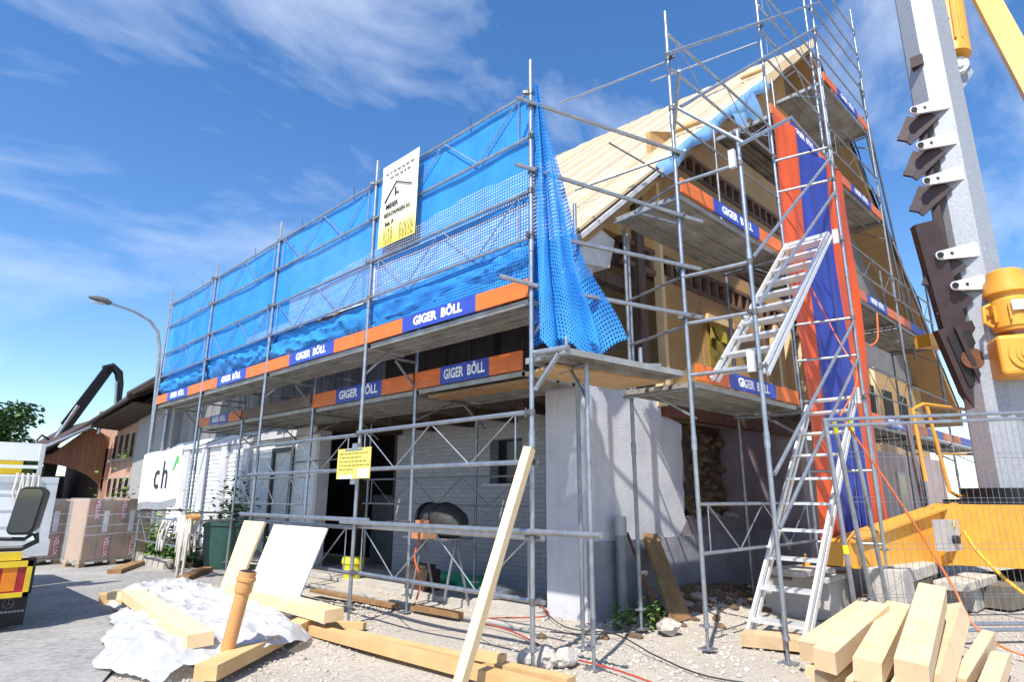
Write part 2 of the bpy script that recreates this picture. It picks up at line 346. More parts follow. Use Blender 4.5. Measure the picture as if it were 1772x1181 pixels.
MB().box((BRX+.22, 3.2, 1.7), (BRX+.24, 3.98, 2.48)).build('window', mat('dark_glass', (.02, .022, .025), .12), house)
MB().box((BRX-.6, 1.72, 0), (BRX-.5, 1.9, 2.45)).build('door_jamb', DARKWOOD, house)
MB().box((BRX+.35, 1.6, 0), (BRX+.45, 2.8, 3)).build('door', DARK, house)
MB().box((BRX-.02, 2.55, 0), (BRX+.3, 2.75, 3.0)).build('wall_return', BRICK, house)
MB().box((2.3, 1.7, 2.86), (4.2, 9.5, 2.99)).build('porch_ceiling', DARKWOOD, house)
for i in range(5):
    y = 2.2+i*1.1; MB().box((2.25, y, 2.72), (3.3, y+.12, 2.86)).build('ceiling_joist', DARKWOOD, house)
# barn opening, dark, with a half wall and side of stall inside
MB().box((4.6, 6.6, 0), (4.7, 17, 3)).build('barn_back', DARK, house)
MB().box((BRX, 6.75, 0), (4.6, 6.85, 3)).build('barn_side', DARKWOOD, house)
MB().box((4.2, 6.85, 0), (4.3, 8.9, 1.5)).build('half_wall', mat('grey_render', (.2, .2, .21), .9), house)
MB().box((BRX-.05, 8.0, 0), (BRX+.1, 8.14, 2.86)).build('barn_post', DARKWOOD, house)
# --- white clapboard annex
AX = 2.35
CLAP = mat('white_clapboard', (.76, .77, .78), .6, 0, .05, 3, .05, 30)
nb = 24
for i in range(nb):
    z0 = .25+i*.115
    for (ya, yb) in ((8.35, 9.35), (10.35, 12.2), (12.2, 17.2)):
        m = MB(); m.hexa([(AX-.022, ya, z0), (AX+.03, ya, z0), (AX+.03, yb, z0), (AX-.022, yb, z0), (AX-.004, ya, z0+.112), (AX+.03, ya, z0+.112), (AX+.03, yb, z0+.112), (AX-.004, yb, z0+.112)])
        m.build('clapboard', CLAP, house)
MB().box((AX+.03, 8.3, 0), (AX+.3, 17.2, 3.05)).build('annex_wall', PLASTER, house)
MB().box((AX-.03, 8.3, 0), (AX+.03, 17.2, .25)).build('annex_plinth', PLINTH, house)
for y in (9.35, 10.3): MB().box((AX-.06, y-.04, .25), (AX+.03, y+.05, 2.5)).build('window_post', mat('dark_frame', (.06, .06, .065), .5), house)
MB().box((AX-.06, 9.31, 2.45), (AX+.03, 10.35, 2.56)).build('window_head', mat('dark_frame', (.06, .06, .065), .5), house)
MB().box((AX+.0, 9.4, .25), (AX+.03, 10.25, 2.45)).build('shutter', mat('shutter_white', (.7, .71, .73), .5), house)
for y in (11.5, 12.9, 14.3, 15.7): MB().box((AX-.09, y, .2), (AX-.015, y+.42, 2.75)).build('pilaster', PLASTER, house)
MB().box((AX-.10, 8.3, 2.78), (AX+.03, 17.2, 2.95)).build('cornice', PLASTER, house)
# upper front wall under the eave: vertical grey boards
GREYB = mat('grey_vertical_board', (.27, .27, .27), .8, 0, .2, 3, .2, 40, rnd=.25, stretch=(4, 4, .5))
for i in range(52):
    y = 1.1+i*.31
    MB().box((2.42+.012*(i % 2), y, 3.02), (2.5, y+.30, 5.35)).build('wall_board', GREYB if y > 6 else DARKWOOD, house)  # dark timber colour stands in for shade on the boards near the corner
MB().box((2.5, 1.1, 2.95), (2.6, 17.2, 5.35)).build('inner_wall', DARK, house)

# --- open corner bay upstairs: dark barn with old posts
V2 = 1.95
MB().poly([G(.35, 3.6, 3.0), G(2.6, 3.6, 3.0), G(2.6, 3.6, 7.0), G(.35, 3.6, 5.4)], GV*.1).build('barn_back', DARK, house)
MB().poly([G(.4, 3.5, 3.02), G(2.6, 3.5, 3.02), G(2.6, HV, 3.02), G(.4, HV, 3.02)], (0, 0, .05)).build('floor_slab', DARKWOOD, house)
OLDP = mat('weathered_post', (.15, .105, .08), .85, 0, .25, 4, .5, 30, col2=(.07, .046, .036), stretch=(4, 4, .5))
for u, w, v in ((1.95, .26, 2.0), (1.35, .12, 2.6), (2.3, .1, 2.35), (.55, .2, 2.1)):
    MB().bar(G(u, v, 3.05), G(u, v, 5.2+u*.85), w, .22).build('old_post', OLDP, house)
MB().bar(G(.45, 2.3, 3.3), G(1.8, 2.3, 3.9), .14, .16).build('old_brace', OLDP, house)
MB().bar(G(.5, 2.2, 4.9), G(2.4, 2.2, 4.9), .18, .2).build('old_beam', OLDP, house)
# --- timber panels of the gable, storey by storey
def roof_z(u): return 4.77+(u+.62)*.87
GREYM = mat('grey_membrane', (.20, .195, .19), .75, 0, .12, 2, .1, 30)
def panel(u0, u1, z0, z1, m, v=V2, name='gable_panel', th=.1):
    za, zb = min(z1, roof_z(u0)-.12) if u0 < 9.4 else z1, min(z1, roof_z(u1)-.12) if u1 < 9.4 else z1
    pts = [(u0, z0), (u1, z0), (u1, zb), (u0, za)]
    if za < z1 and zb >= z1-.001: pts = [(u0, z0), (u1, z0), (u1, z1), ((z1+.12-4.77)/.87-.62, z1), (u0, za)]
    gpoly(pts, v, th).build(name, m, house)
us = [2.55, 3.9, 5.05, 6.2]
for a, b2 in zip(us[:-1], us[1:]):
    panel(a+.012, b2-.012, 3.03, 5.15, PANELWOOD); panel(a+.012, b2-.012, 5.62, 7.6, PANELWOOD); panel(a+.012, b2-.012, 8.0, 12.5, PANELWOOD)
panel(.9, 2.53, 5.62, 7.6, PANELWOOD, V2+.02)
MB().bar(G(2.5, V2-.05, 3.03), G(2.5, V2-.05, 7.3), .14, .1).build('corner_stud', NEWWOOD, house)
MB().bar(G(2.66, V2-.04, 3.03), G(2.66, V2-.04, 5.2), .06, .08).build('corner_stud', PANELWOOD, house)
# rows of open joist pockets between the storeys
JOIST = mat('red_brown_joist', (.20, .115, .07), .75, 0, .2, 5)
for z in (5.15, 7.6):
    gpoly([(1.4 if z < 6 else 3.2, z), (9.2, z), (9.2, z+.46), (1.4 if z < 6 else 3.6, z+.46)], V2+.12, .08).build('joist_back', DARKWOOD, house)
    for zz in (z+.04, z+.42): MB().bar(G(1.5 if z < 6 else 3.4, V2+.02, zz), G(9.2, V2+.02, zz), .1, .08).build('joist_plate', JOIST, house)
    for i in range(24 if z < 6 else 17):
        u = 1.7+i*.32 if z < 6 else 3.7+i*.32
        MB().bar(G(u, V2+.03, z+.08), G(u, V2+.03, z+.38), .1, .1).build('joist_end', JOIST, house)
# middle and right-hand bays: open frame, then grey membrane above
for u in (6.3, 7.0, 7.75, 8.5, 9.3, 10.2, 11.2, 12.3, 13.4):
    MB().bar(G(u, V2, 2.95), G(u, V2, 5.15), .16, .14).build('stud', NEWWOOD, house)
gpoly([(6.2, 2.95), (14, 2.95), (14, 5.2), (6.2, 5.2)], V2+.35, .08).build('inner_panel', PANELWOOD, house)
panel(6.22, 7.6, 5.62, 7.6, PANELWOOD); panel(7.62, 9.3, 5.62, 7.6, PANELWOOD, V2+.01)
panel(6.22, 9.4, 8.05, 13.2, PANELWOOD); 
gpoly([(9.42, 5.2), (9.42, 12.9), (9.6, 12.9), (17.6, 6.0), (17.6, 5.2)], V2, .1).build('membrane_panel', GREYM, house)
gpoly([(9.42, 2.7), (9.42, 5.15), (18.5, 5.15), (18.5, 2.7)], V2+.02, .1).build('gable_panel', PANELWOOD, house)
for i in range(5):
    gpoly([(9.7+i*1.5, 3.1), (9.7+i*1.5, 4.6), (10.5+i*1.5, 4.6), (10.5+i*1.5, 3.1)], V2-.03, .04).build('window', DARK, house)
# a yellow insulation sack edge in the window of the timber storey
fo = gpoly([(4.1, 3.3), (4.1, 4.6), (4.75, 4.6), (4.75, 3.3)], V2-.02, .03).build('window_opening', mat('mustard_felt', (.30, .22, .03), .9, 0, .3, 6), house)
MB().grid(lambda s, t: G(4.05+.62*s, V2-.04-.05*math.sin(7*s+3*t), 4.3+.4*t+.06*math.sin(9*s)), 8, 5).build('yellow_sheet', mat('yellow_sheet', (.62, .5, .06), .5), fo, True)
MB().bar(G(3.95, V2-.06, 4.72), G(4.95, V2-.06, 4.72), .12, .12).build('window_lintel', NEWWOOD, house)

# ================================================================== roof
VE = 1.2; SK = -.08; RL = 13.2; SL = math.hypot(1, .87)
dv = GV+GU*SK
def RP(s, l, h=0.):                     # s metres up the slope from the eave, l metres along the ridge, h above the plane
    n = (Vector((0, 0, 1))-GU*.87)/SL
    return G(-.62+s/SL, VE, 4.77+.87*s/SL)+dv*l+n*h
roof = MB(); top_s = (9.3+.62)*SL
roof.hexa([RP(0, -.02, -.26), RP(top_s, -.02, -.26), RP(top_s, RL, -.26), RP(0, RL, -.26), RP(0, -.02, -.05), RP(top_s, -.02, -.05), RP(top_s, RL, -.05), RP(0, RL, -.05)])
ro = roof.build('roof', mat('soffit_board', (.34, .21, .09), .7, 0, .1, 2), house)
MB().grid(lambda s, l: RP(s*top_s, -.03+l*RL, -.03), 2, 2).build('roof_membrane', mat('pale_blue_membrane', (.60, .72, .80), .5), ro)
pw = .235; l = -.1
while l < RL-.3:
    w = pw*random.uniform(.75, 1.15); h = random.uniform(0, .006); s0 = random.uniform(-.12, .10); s1 = top_s+random.uniform(-.15, .35)
    m = MB().hexa([RP(s0, l, -.05), RP(s1, l, -.05), RP(s1, l+w, -.05), RP(s0, l+w, -.05), RP(s0, l, -.018+h), RP(s1, l, -.018+h), RP(s1, l+w, -.012+h), RP(s0, l+w, -.012+h)])
    m.build('roof_board', ROOFWOOD, ro); l += w+random.choice((.03, .05, .10, .15))
# blue membrane folded over the verge, loose in places
MEMB = mat('blue_membrane', (.22, .45, .78), .45, 0, .1, 3)
def verge(s0, s1, drop, amp, k):
    MB().grid(lambda a, b: RP(s0+(s1-s0)*a, -.10-.03*math.sin(a*k)*b, .05-(.04+drop*b)*(1+amp*math.sin(a*k)))+GV*(-.03*math.sin(b*3)), 26, 5).build('membrane_edge', MEMB, ro, True)
verge(2.55, 8.6, .22, .18, 21); verge(6.1, 7.6, .62, .25, 9)
for i in range(16):
    s0 = 3+i*.33; p = RP(s0, -.14, -.03-.05*(i % 3)); MB().bar(p, p+Vector((0, 0, -.035))+GU*.05, .012, .004, GV).build('print_mark', BLUE, ro)
verge2 = MB().grid(lambda a, b: RP(8.5+4.7*a, -.13, .05-.20*b-.02*math.sin(a*14)), 16, 3); verge2.build('verge_board', NEWWOOD, ro)
MB().bar(RP(.0, -.05, -.12), RP(2.7, -.05, -.12), .06, .17, GV).build('barge_board', mat('white_grey_board', (.55, .56, .58), .6), ro)
MB().bar(RP(.15, .1, -.48), RP(.15, 9, -.48), .36, .34, (0, 0, 1)).build('eave_box', mat('white_grey_board', (.55, .56, .58), .6), ro)
MB().poly([G(-.36, VE+.02, 4.42), G(.22, VE+.02, 4.5), G(.36, VE+.02, 4.95), G(.05, VE+.02, 5.02), G(-.4, VE+.02, 4.66)], dv*.45).build('eave_end', mat('white_grey_board', (.55, .56, .58), .6), ro)
for i, (s, l) in enumerate([(4.9, .2), (9.9, .5)]):
    MB().bar(RP(s, l-.25, .09), RP(s+.05, l+.3, .10), .12, .05).build('loose_batten', BEAMWOOD, ro)
# far slope under black felt
FELT = mat('black_felt', (.012, .012, .013), .6)
def FP(s, l, h=0.): return G(9.3+s/SL, VE-.05, 13.4-.87*s/SL)+dv*l+Vector((0, 0, h))
m = MB(); m.hexa([FP(0, 0, -.42), FP(14, 0, -.3), FP(14, RL, -.3), FP(0, RL, -.42), FP(0, 0, -.14), FP(14, 0), FP(14, RL), FP(0, RL, -.14)])
m.build('far_soffit', mat('soffit_board', (.34, .21, .09), .7, 0, .1, 2), ro)
MB().hexa([FP(.5, -.03, .01), FP(14, -.03, .01), FP(14, RL, .01), FP(.5, RL, .01), FP(.5, -.03, .05), FP(14, -.03, .05), FP(14, RL, .05), FP(.5, RL, .05)]).build('far_roof_felt', FELT, ro)
m = MB().grid(lambda a, b: FP(.3+10*a, -.05-.1*b*abs(math.sin(a*17)), .1-(.36+.12*math.sin(a*13))*b), 30, 3); m.build('felt_edge', FELT, ro, True)

# ================================================================== scaffold pieces
def pole(parent, x, y, z0, z1, m=GALV, foot=True, r=.0242, name='standard', lean=(0, 0)):
    b = MB().tube((x, y, z0+(.22 if foot else 0)), (x+lean[0], y+lean[1], z1), r, 12)
    for zc in [z0+2.05+2.0*i for i in range(int((z1-z0-1.6)//2.0))]:
        b.tube((x, y, zc-.06), (x, y, zc+.1), r+.006, 12)
    po = b.build(name, m, parent, True)
    if foot:
        MB().tube((x, y, z0+.01), (x, y, z0+.36), .017, 10).build('jack_screw', GALV, po, True)
        c = MB().tube((x, y, z0+.20), (x, y, z0+.235), .034, 12)
        a = random.uniform(0, 3); c.bar((x-.075*math.cos(a), y-.075*math.sin(a), z0+.215), (x+.075*math.cos(a), y+.075*math.sin(a), z0+.215), .03, .018)
        c.build('jack_nut', GALV, po)
        MB().box((x-.075, y-.075, z0), (x+.075, y+.075, z0+.012)).build('base_plate', GALV, po)
    return po
def clamp(parent, p, d=(0, 0, 1)):
    p = Vector(p); m = MB(); m.tube(p-Vector((0, 0, .03)), p+Vector((0, 0, .03)), .034, 10)
    a = random.uniform(0, 6.28); h = Vector((math.cos(a), math.sin(a), 0)); m.bar(p+h*.03, p+h*.085, .03, .035); m.tube(p+h*.07-Vector((0, 0, .05)), p+h*.07+Vector((0, 0, .04)), .008, 6)
    return m.build('clamp', CLAMP, parent)
def rail(parent, p0, p1, r=.0242, m=GALV, name='rail'): return MB().tube(p0, p1, r, 10).build(name, m, parent, True)
def lattice(parent, p0, p1, z0, z1, m=GALV, rr=.019, n=4, name='lattice_rail'):
    a, b = Vector(p0), Vector(p1); a.z = b.z = 0; q = MB()
    for z in (z0, z1): q.tube(a+Vector((0, 0, z)), b+Vector((0, 0, z)), rr, 8)
    P = lambda t, z: a.lerp(b, t)+Vector((0, 0, z))
    q.tube(P(.06, z0), P(.06, z1), .008, 6); q.tube(P(.94, z0), P(.94, z1), .008, 6)
    ts = [.06+.88*i/n for i in range(n+1)]
    for i in range(n): q.tube(P(ts[i], z1 if i % 2 == 0 else z0), P(ts[i+1], z0 if i % 2 == 0 else z1), .008, 6)
    return q.build(name, m, parent, True)
def deck(parent, a, b, width, z, side, npl, m=None):
    """planks from a to b (2D), spread to `side` (unit vector), steel hollow planks with ribs underneath"""
    a, b, side = Vector((*a[:2], z)), Vector((*b[:2], z)), Vector((*side[:2], 0)); w = width/npl
    for i in range(npl):
        o0 = side*(w*i+.008); o1 = side*(w*(i+1)-.008); q = MB(); dz = Vector((0, 0, random.uniform(-.004, .004)))
        pts = lambda o, h: [a+o+dz+Vector((0, 0, h)), b+o+dz+Vector((0, 0, h))]
        def slab(oa, ob, h0, h1):
            A0, A1 = pts(oa, h0); B0, B1 = pts(ob, h0); C0, C1 = pts(oa, h1); D0, D1 = pts(ob, h1)
            q.hexa([A0, A1, B1, B0, C0, C1, D1, D0])
        slab(o0, o1, -.012, 0); e = side*.02
        slab(o0, o0+e, -.062, -.012); slab(o1-e, o1, -.062, -.012)
        for k in (.33, .66):
            c = o0.lerp(o1, k); slab(c-side*.012, c+side*.012, -.03, -.012)
        d = (b-a).normalized()
        for s in (0., 1.):
            p = a.lerp(b, s)+(d*.02 if s == 0 else -d*.02)
            q.bar(p+o0+Vector((0, 0, -.035)), p+o1+Vector((0, 0, -.035)), .04, .05)
        q.build('deck_plank', m or DECK, parent)
def toe(parent, a, b, z, h=.19, out=(0, -1), name='toe_board', blue=(.27, .73), txt=True):
    a, b, o = Vector((*a[:2], z)), Vector((*b[:2], z)), Vector((*out[:2], 0)).normalized()
    q = MB().bar(a+Vector((0, 0, h/2)), b+Vector((0, 0, h/2)), .028, h); t = q.build(name, ORANGE, parent)
    p0, p1 = a.lerp(b, blue[0])+o*.0015, a.lerp(b, blue[1])+o*.0015
    MB().bar(p0+Vector((0, 0, h/2+.001)), p1+Vector((0, 0, h/2+.001)), .030, h+.004).build('blue_panel', BLUE, t)
    if txt:
        xd = Vector((0, 0, 1)).cross(o)*1.0
        L_ = (p1-p0).length
        text('GIGER  BÖLL', h*.80, WHITE_P, t, (p0+p1)/2+o*.018+Vector((0, 0, h*.5)), xd, (0, 0, 1), bold=.006, sx=1.05*L_/1.38)
    return t
def bracket(parent, p, d, L_, m=GALV):
    """console under a deck end: horizontal tube plus inclined strut"""
    p, d = Vector(p), Vector(d).normalized(); q = MB(); q.tube(p, p+d*L_, .02, 8); q.bar(p+Vector((0, 0, -.34))+d*.02, p+d*(L_*.55)+Vector((0, 0, -.02)), .035, .02)
    return q.build('deck_bracket', m, parent)

# ------------------------------------------------------------------ scaffold along the front
SC = thing('scaffold', (0, 0, 0), 'galvanised tube scaffold along the long front with two decks', 'scaffold')
YO = [0, 2.98, 5.95, 8.78, 11.5]
for i, y in enumerate(YO): pole(SC, 0, y, -.02 if i else -.04, 6.25 if i == 0 else 6.2)
YI = [.2, 3.17, 6.13, 9.1, 11.45]
for i, y in enumerate(YI):
    if i: pole(SC, 1.0, y, -.02, 3.95 if i < 2 else 3.6)
YT = [2.1, 3.38, 6.42, 9.3]
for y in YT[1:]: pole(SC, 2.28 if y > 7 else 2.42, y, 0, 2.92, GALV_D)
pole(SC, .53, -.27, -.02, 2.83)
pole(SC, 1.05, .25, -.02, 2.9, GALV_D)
for i in range(4):
    a, b = YO[i], YO[i+1]
    for z0, z1 in ((4.11, 4.64), (5.29, 5.84)): lattice(SC, (.0, a, 0), (.0, b, 0), z0, z1)
    deck(SC, (.02, a+.03), (.02, b-.03), .6, 3.46, (1, 0), 2)
    toe(SC, (.0, b-.03), (.0, a+.03), 3.47, .19, (-1, 0))
for y in YO+[0.02]: bracket(SC, (.0, y, 3.40), (1, 0, 0), .62)
for y in YI[1:]:
    b = MB(); b.bar((1.0, y, 3.0), (.62, y, 3.36), .035, .02); b.tube((.6, y, 3.39), (1.02, y, 3.39), .02, 8); b.build('deck_bracket', GALV_D, SC)
# lower deck between the second row and the house
ys = [1.0, 3.17, 6.13, 9.1, 11.45]
for i in range(4):
    zz = 2.98 if i < 2 else 3.02
    deck(SC, (1.0, ys[i]+.03), (1.0, ys[i+1]-.03), 1.3 if i < 3 else .9, zz, (1, 0), 4 if i < 3 else 3)
    if i != 2: toe(SC, (.97, ys[i+1]-.03), (.97, ys[i]+.03), zz+.01, .24 if i < 2 else .2, (-1, 0))
    else: MB().box((.95, ys[i]+.05, zz+.01), (.985, ys[i+1]-.05, zz+.22)).build('plank_toe_board', mat('grey_brown_plank', (.20, .15, .11), .8, 0, .2, 3, .3, 40), SC)
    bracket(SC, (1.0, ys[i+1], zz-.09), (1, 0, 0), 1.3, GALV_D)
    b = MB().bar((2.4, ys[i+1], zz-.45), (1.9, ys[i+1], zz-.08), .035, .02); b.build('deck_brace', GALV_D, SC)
MB().box((1.1, 1.0, 2.86), (1.45, 3.0, 2.905)).build('timber_plank', OLDWOOD, SC)
# guard rails low down
lattice(SC, (-.04, .0, 0), (-.04, 2.98, 0), 1.81, 2.28, rr=.0242); lattice(SC, (-.04, 3.0, 0), (-.04, 6.1, 0), 1.81, 2.25, rr=.0242)
rail(SC, (-.06, -.82, 1.185), (-.06, 3.2, 1.17), .0285, name='long_tube'); rail(SC, (-.06, 2.6, 1.205), (-.06, 6.2, 1.2), .0285, name='long_tube')
lattice(SC, (.045, -.1, 0), (.045, 3.05, 0), .575, 1.12, rr=.0242); lattice(SC, (.045, 3.05, 0), (.045, 6.1, 0), .56, 1.10, rr=.0242)
lattice(SC, (-.03, 8.78, 0), (-.03, 11.5, 0), .55, 1.02); rail(SC, (0, 8.78, 1.0), (1.0, 9.1, 1.0)); 
lattice(SC, (2.25, 2.0, 0), (2.25, 6.3, 0), 1.35, 1.78, GALV_D, .016, 6); lattice(SC, (1.02, 9.1, 0), (1.02, 6.1, 0), 1.33, 1.8, GALV_D, .016, 5)
rail(SC, (2.25, 6.3, 2.2), (2.25, 9.3, 2.2), .016, GALV_D)
for i in range(1, 5): rail(SC, (0, YO[i], 1.15), (1.0, YI[i], 1.15), .018, GALV_D, 'transom')
for i in range(2, 5):
    rail(SC, (1.0, YI[i], 4.0-.4), (2.3, YI[i]+.1, 3.6), .018, GALV_D, 'transom'); 
for y in YO[:4]:
    for z in (4.11, 4.64, 5.29, 5.84): clamp(SC, (.0, y, z))
for z in (.575, 1.17, 1.81, 2.28): clamp(SC, (0, 0, z)); clamp(SC, (0, 2.98, z))
# long tubes from the corner pole across to the gable scaffold
for z, zz, l0, l1 in ((5.68, 5.62, -.09, 1.03), (4.87, 4.76, -.09, 1.14), (4.14, 4.12, .22, 1.1), (3.56, 3.52, .25, 1.08)):
    a, b = Vector((-.03, -.03, z)), G(0.02, -.05, zz); rail(SC, a.lerp(b, l0), a.lerp(b, l1), .0245, name='cross_tube'); clamp(SC, (.0, -.0, z)); clamp(SC, b+Vector((0, .03, 0)))
rail(SC, (-.32, .14, 3.63), (.03, -.06, 3.56), .0245, name='stub_tube')
# corner platform
a, b = Vector((.02, -.36, 0)), G(.0, .06, 0)
sd = Vector((.16, .95, 0)).normalized()
deck(SC, (.03, -.40), (1.86, -.66), .62, 2.87, sd, 2)
MB().poly([(.35, .0, 2.79), (1.95, -.35, 2.79), (2.0, .35, 2.79), (.5, .55, 2.79)], (0, 0, .03)).build('plywood_sheet', mat('plywood', (.55, .36, .17), .7, 0, .12, 4), SC)
rail(SC, (.02, .0, 2.87), (.06, -.42, 2.87), .03, name='transom'); rail(SC, (.1, -.36, 2.86), (.1, -.36, 3.0), .018, name='pin')
bracket(SC, (.02, -.02, 2.84), (.4, -.92, 0), .42); bracket(SC, (.53, -.27, 2.80), (.3, .95, 0), .5, GALV_D)
MB().bar((.03, -.02, 2.5), (.06, -.3, 2.83), .05, .025).build('deck_bracket', GALV, SC)
MB().bar((.95, -.15, 2.93), (1.35, -.05, 2.96), .13, .05).build('timber_offcut', OLDWOOD, SC)
b = MB()
for i in range(5): p = Vector((1.45+.06*i, -.22+.035*i, 2.93+.02*(i % 2))); b.tube(p, p+Vector((.28, -.2, .02)), .025, 8)
b.build('loose_couplers', GALV, SC)
pole(SC, 1.2, .35, 2.8, 5.05, GALV, False, name='short_standard'); pole(SC, 1.43, -.35, 2.88, 3.12, GALV, False, name='spigot')

# ------------------------------------------------------------------ scaffold along the gable
SG = thing('scaffold', G(0, 0, 0), 'galvanised tube scaffold climbing the gable with decks and sloping rails', 'scaffold')
def gp(u, v, z0, z1, m=GALV, foot=True):
    p = G(u, v, 0); return pole(SG, p.x, p.y, z0, z1, m, foot)
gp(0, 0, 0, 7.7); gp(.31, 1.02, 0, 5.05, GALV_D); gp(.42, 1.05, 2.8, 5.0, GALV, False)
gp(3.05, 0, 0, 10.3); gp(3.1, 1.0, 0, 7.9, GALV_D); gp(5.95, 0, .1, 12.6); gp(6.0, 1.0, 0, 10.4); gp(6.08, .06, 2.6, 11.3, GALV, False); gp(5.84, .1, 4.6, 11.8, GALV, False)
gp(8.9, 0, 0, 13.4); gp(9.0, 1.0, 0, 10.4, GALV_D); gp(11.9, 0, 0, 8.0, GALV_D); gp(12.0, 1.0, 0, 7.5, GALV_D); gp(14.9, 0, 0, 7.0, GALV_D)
def gdeck(u0, u1, z, npl=3, tb=True, w=.98, v0=.02, txt=True):
    a, b = G(u0+.04, v0, 0), G(u1-.04, v0, 0); deck(SG, a, b, w, z, GV, npl)
    if tb: toe(SG, G(u0+.05, 0, 0)-GV*.0, G(u1-.05, 0, 0), z+.01, .19, -GV, txt=txt)
    for u in (u0+.02, u1-.02):
        bracket(SG, G(u, .0, z-.09), GV, 1.0, GALV_D)
gdeck(.1, 3.0, 2.78); gdeck(.05, 3.0, 5.12); gdeck(3.1, 5.9, 5.2, tb=False); gdeck(3.1, 5.9, 7.68); gdeck(3.1, 5.9, 2.78, tb=False)
for z in (2.78, 5.2, 7.6, 9.88): gdeck(6.05, 8.85, z)
for z in (2.78, 5.2): gdeck(9.0, 11.85, z, txt=False)
gdeck(12.0, 14.85, 2.78, txt=False)
def gl(u0, u1, z0, z1, v=-.03, m=GALV, n=4): lattice(SG, G(u0, v, 0), G(u1, v, 0), z0, z1, m, n=n)
gl(0, 3.05, 6.82, 7.33); gl(3.05, 5.95, 8.72, 9.24); gl(3.05, 5.95, 9.75, 10.2, n=4)
for z in (10.4, 10.95, 11.5, 12.0, 12.7): rail(SG, G(5.95, -.03, z), G(8.9, -.03, z), .019)
for z in (8.15, 5.75, 3.33): gl(6.0, 8.85, z, z+.5, m=GALV_D)
for z in (5.75, 3.3): gl(9.0, 11.85, z, z+.5, m=GALV_D)
for (u, z) in ((6.4, 10.5), (7.4, 11.1), (6.6, 11.6)): MB().tube(G(u, -.03, z), G(u+1.0, -.03, z+.9), .008, 6).build('diagonal_rod', GALV_D, SG)
rail(SG, G(0, 0, 6.1), G(3.05, 0, 6.1), .014, GALV_D); rail(SG, G(0, .98, 6.2), G(3.05, .98, 6.3), .014, GALV_D)
# tubes following the slope of the roof
rail(SG, G(-.16, -.06, 6.92), G(6.3, -.06, 11.9), .0245, name='sloping_tube'); rail(SG, G(.12, -.06, 6.30), G(6.0, -.06, 11.1), .0245, name='sloping_tube')
for u, z in ((0, 6.98), (3.05, 9.32), (5.95, 11.6), (0, 6.25), (3.05, 8.65), (5.95, 11.0), (0, 5.62), (0, 4.77), (0, 4.1), (0, 3.5)): clamp(SG, G(u, 0, z))
rail(SG, G(0.05, -.05, 6.26), G(.08, -.83, 5.42), .0245, name='cross_tube'); rail(SG, G(0.0, -.83, 5.36), G(1.75, -.80, 6.55), .0245, name='cross_tube')
rail(SG, G(1.72, -.82, 6.5), G(5.9, -.06, 7.75), .02, name='cross_tube')
rail(SG, G(.1, -.1, 5.65), G(-.55, 1.15, 5.35), .018, name='short_tube'); rail(SG, G(0, -.02, 5.95), G(-.55, -.45, 6.25), .022, name='short_tube')
rail(SG, G(0, .04, 6.95), G(-.3, 1.6, 7.0), .015, name='short_tube'); rail(SG, G(3.0, .02, 9.0), G(2.6, 1.9, 9.05), .015, name='short_tube')
rail(SG, G(8.9, 0.05, 11.3), G(11.6, .3, 5.2), .0245, GALV_D, 'diagonal_tube'); rail(SG, G(8.95, .1, 10.4), G(11.4, .35, 4.8), .0245, GALV_D, 'diagonal_tube'); rail(SG, G(9.0, -.1, 7.1), G(11.7, -.1, 4.6), .0245, GALV, 'diagonal_tube')
lattice(SG, G(-.02, -.02, 0), G(2.95, -.03, 0), .92, 1.42, n=4)
for z in (3.4, 4.0, 5.19): rail(SG, G(0, .0, z), G(.31, 1.0, z), .018, GALV_D, 'transom')
# stair tower outside the first bay
ST = thing('stair_tower', G(.1, -.77, 0), 'narrow stair tower of scaffold tubes in front of the gable', 'scaffold')
for u, z0, z1 in ((.09, -.01, 5.6), (3.25, .62, 8.15)):
    p = G(u, -.77, 0); pole(ST, p.x, p.y, z0, z1)
for z in (5.19, 3.99, 3.42, 2.82): rail(ST, G(0, .0, z), G(.1, -.77, z), .022, name='transom')
for z in (6.75, 6.2, 5.2, 4.0, 3.45, 2.85, 1.85, .9): rail(ST, G(3.05, .0, z), G(3.25, -.77, z), .02, name='transom')
for a, b in ((1.72, 3.92), (1.2, 3.4), (4.05, 6.55), (3.5, 5.98)):
    rail(ST, G(.14, -.79, a), G(3.2, -.79, b), .021, name='stair_hand_rail')
for z in (5.19, 3.99, 3.42, 2.82): clamp(ST, G(.09, -.77, z))
for z in (6.75, 6.2, 5.2, 4.0, 2.85): clamp(ST, G(3.25, -.77, z))
for u, z in ((3.25, 5.22), (3.25, 2.84), (.09, 5.2), (.09, 2.84)): MB().bar(G(u-.08, -.72, z-.08), G(u-.08, -.72, z+.14), .07, .05).build('hook_plate', ALU, ST)
def stairs(f, t, label, nt):
    s = thing('scaffold_stair', G(f[0], -.35, f[1]), label, 'stair')
    for v in (-.66, -.06):
        a, b = G(f[0], v, f[1]), G(t[0], v, t[1])
        for off in (0, .13): MB().bar(a+GU*off, b+GU*off, .035, .055).build('stringer', ALU, s)
    for i in range(nt):
        k = (i+.4)/nt; p = Vector((f[0]+(t[0]-f[0])*k, f[1]+(t[1]-f[1])*k))
        q = MB()
        for du in (.0, .085, .17): q.bar(G(p.x+du-.02, -.655, p.y), G(p.x+du-.02, -.065, p.y), .07, .03)
        q.build('tread', ALU, s)
    MB().bar(G(t[0]+.1, -.66, t[1]+.02), G(t[0]+.1, -.06, t[1]+.02), .08, .05).build('hook_bar', ALU, s)
    return s
stairs((.74, .06), (3.15, 2.84), 'aluminium stair flight standing on a plank at the ground', 9)
stairs((.38, 2.82), (3.02, 5.28), 'aluminium stair flight between the first and second deck', 10)

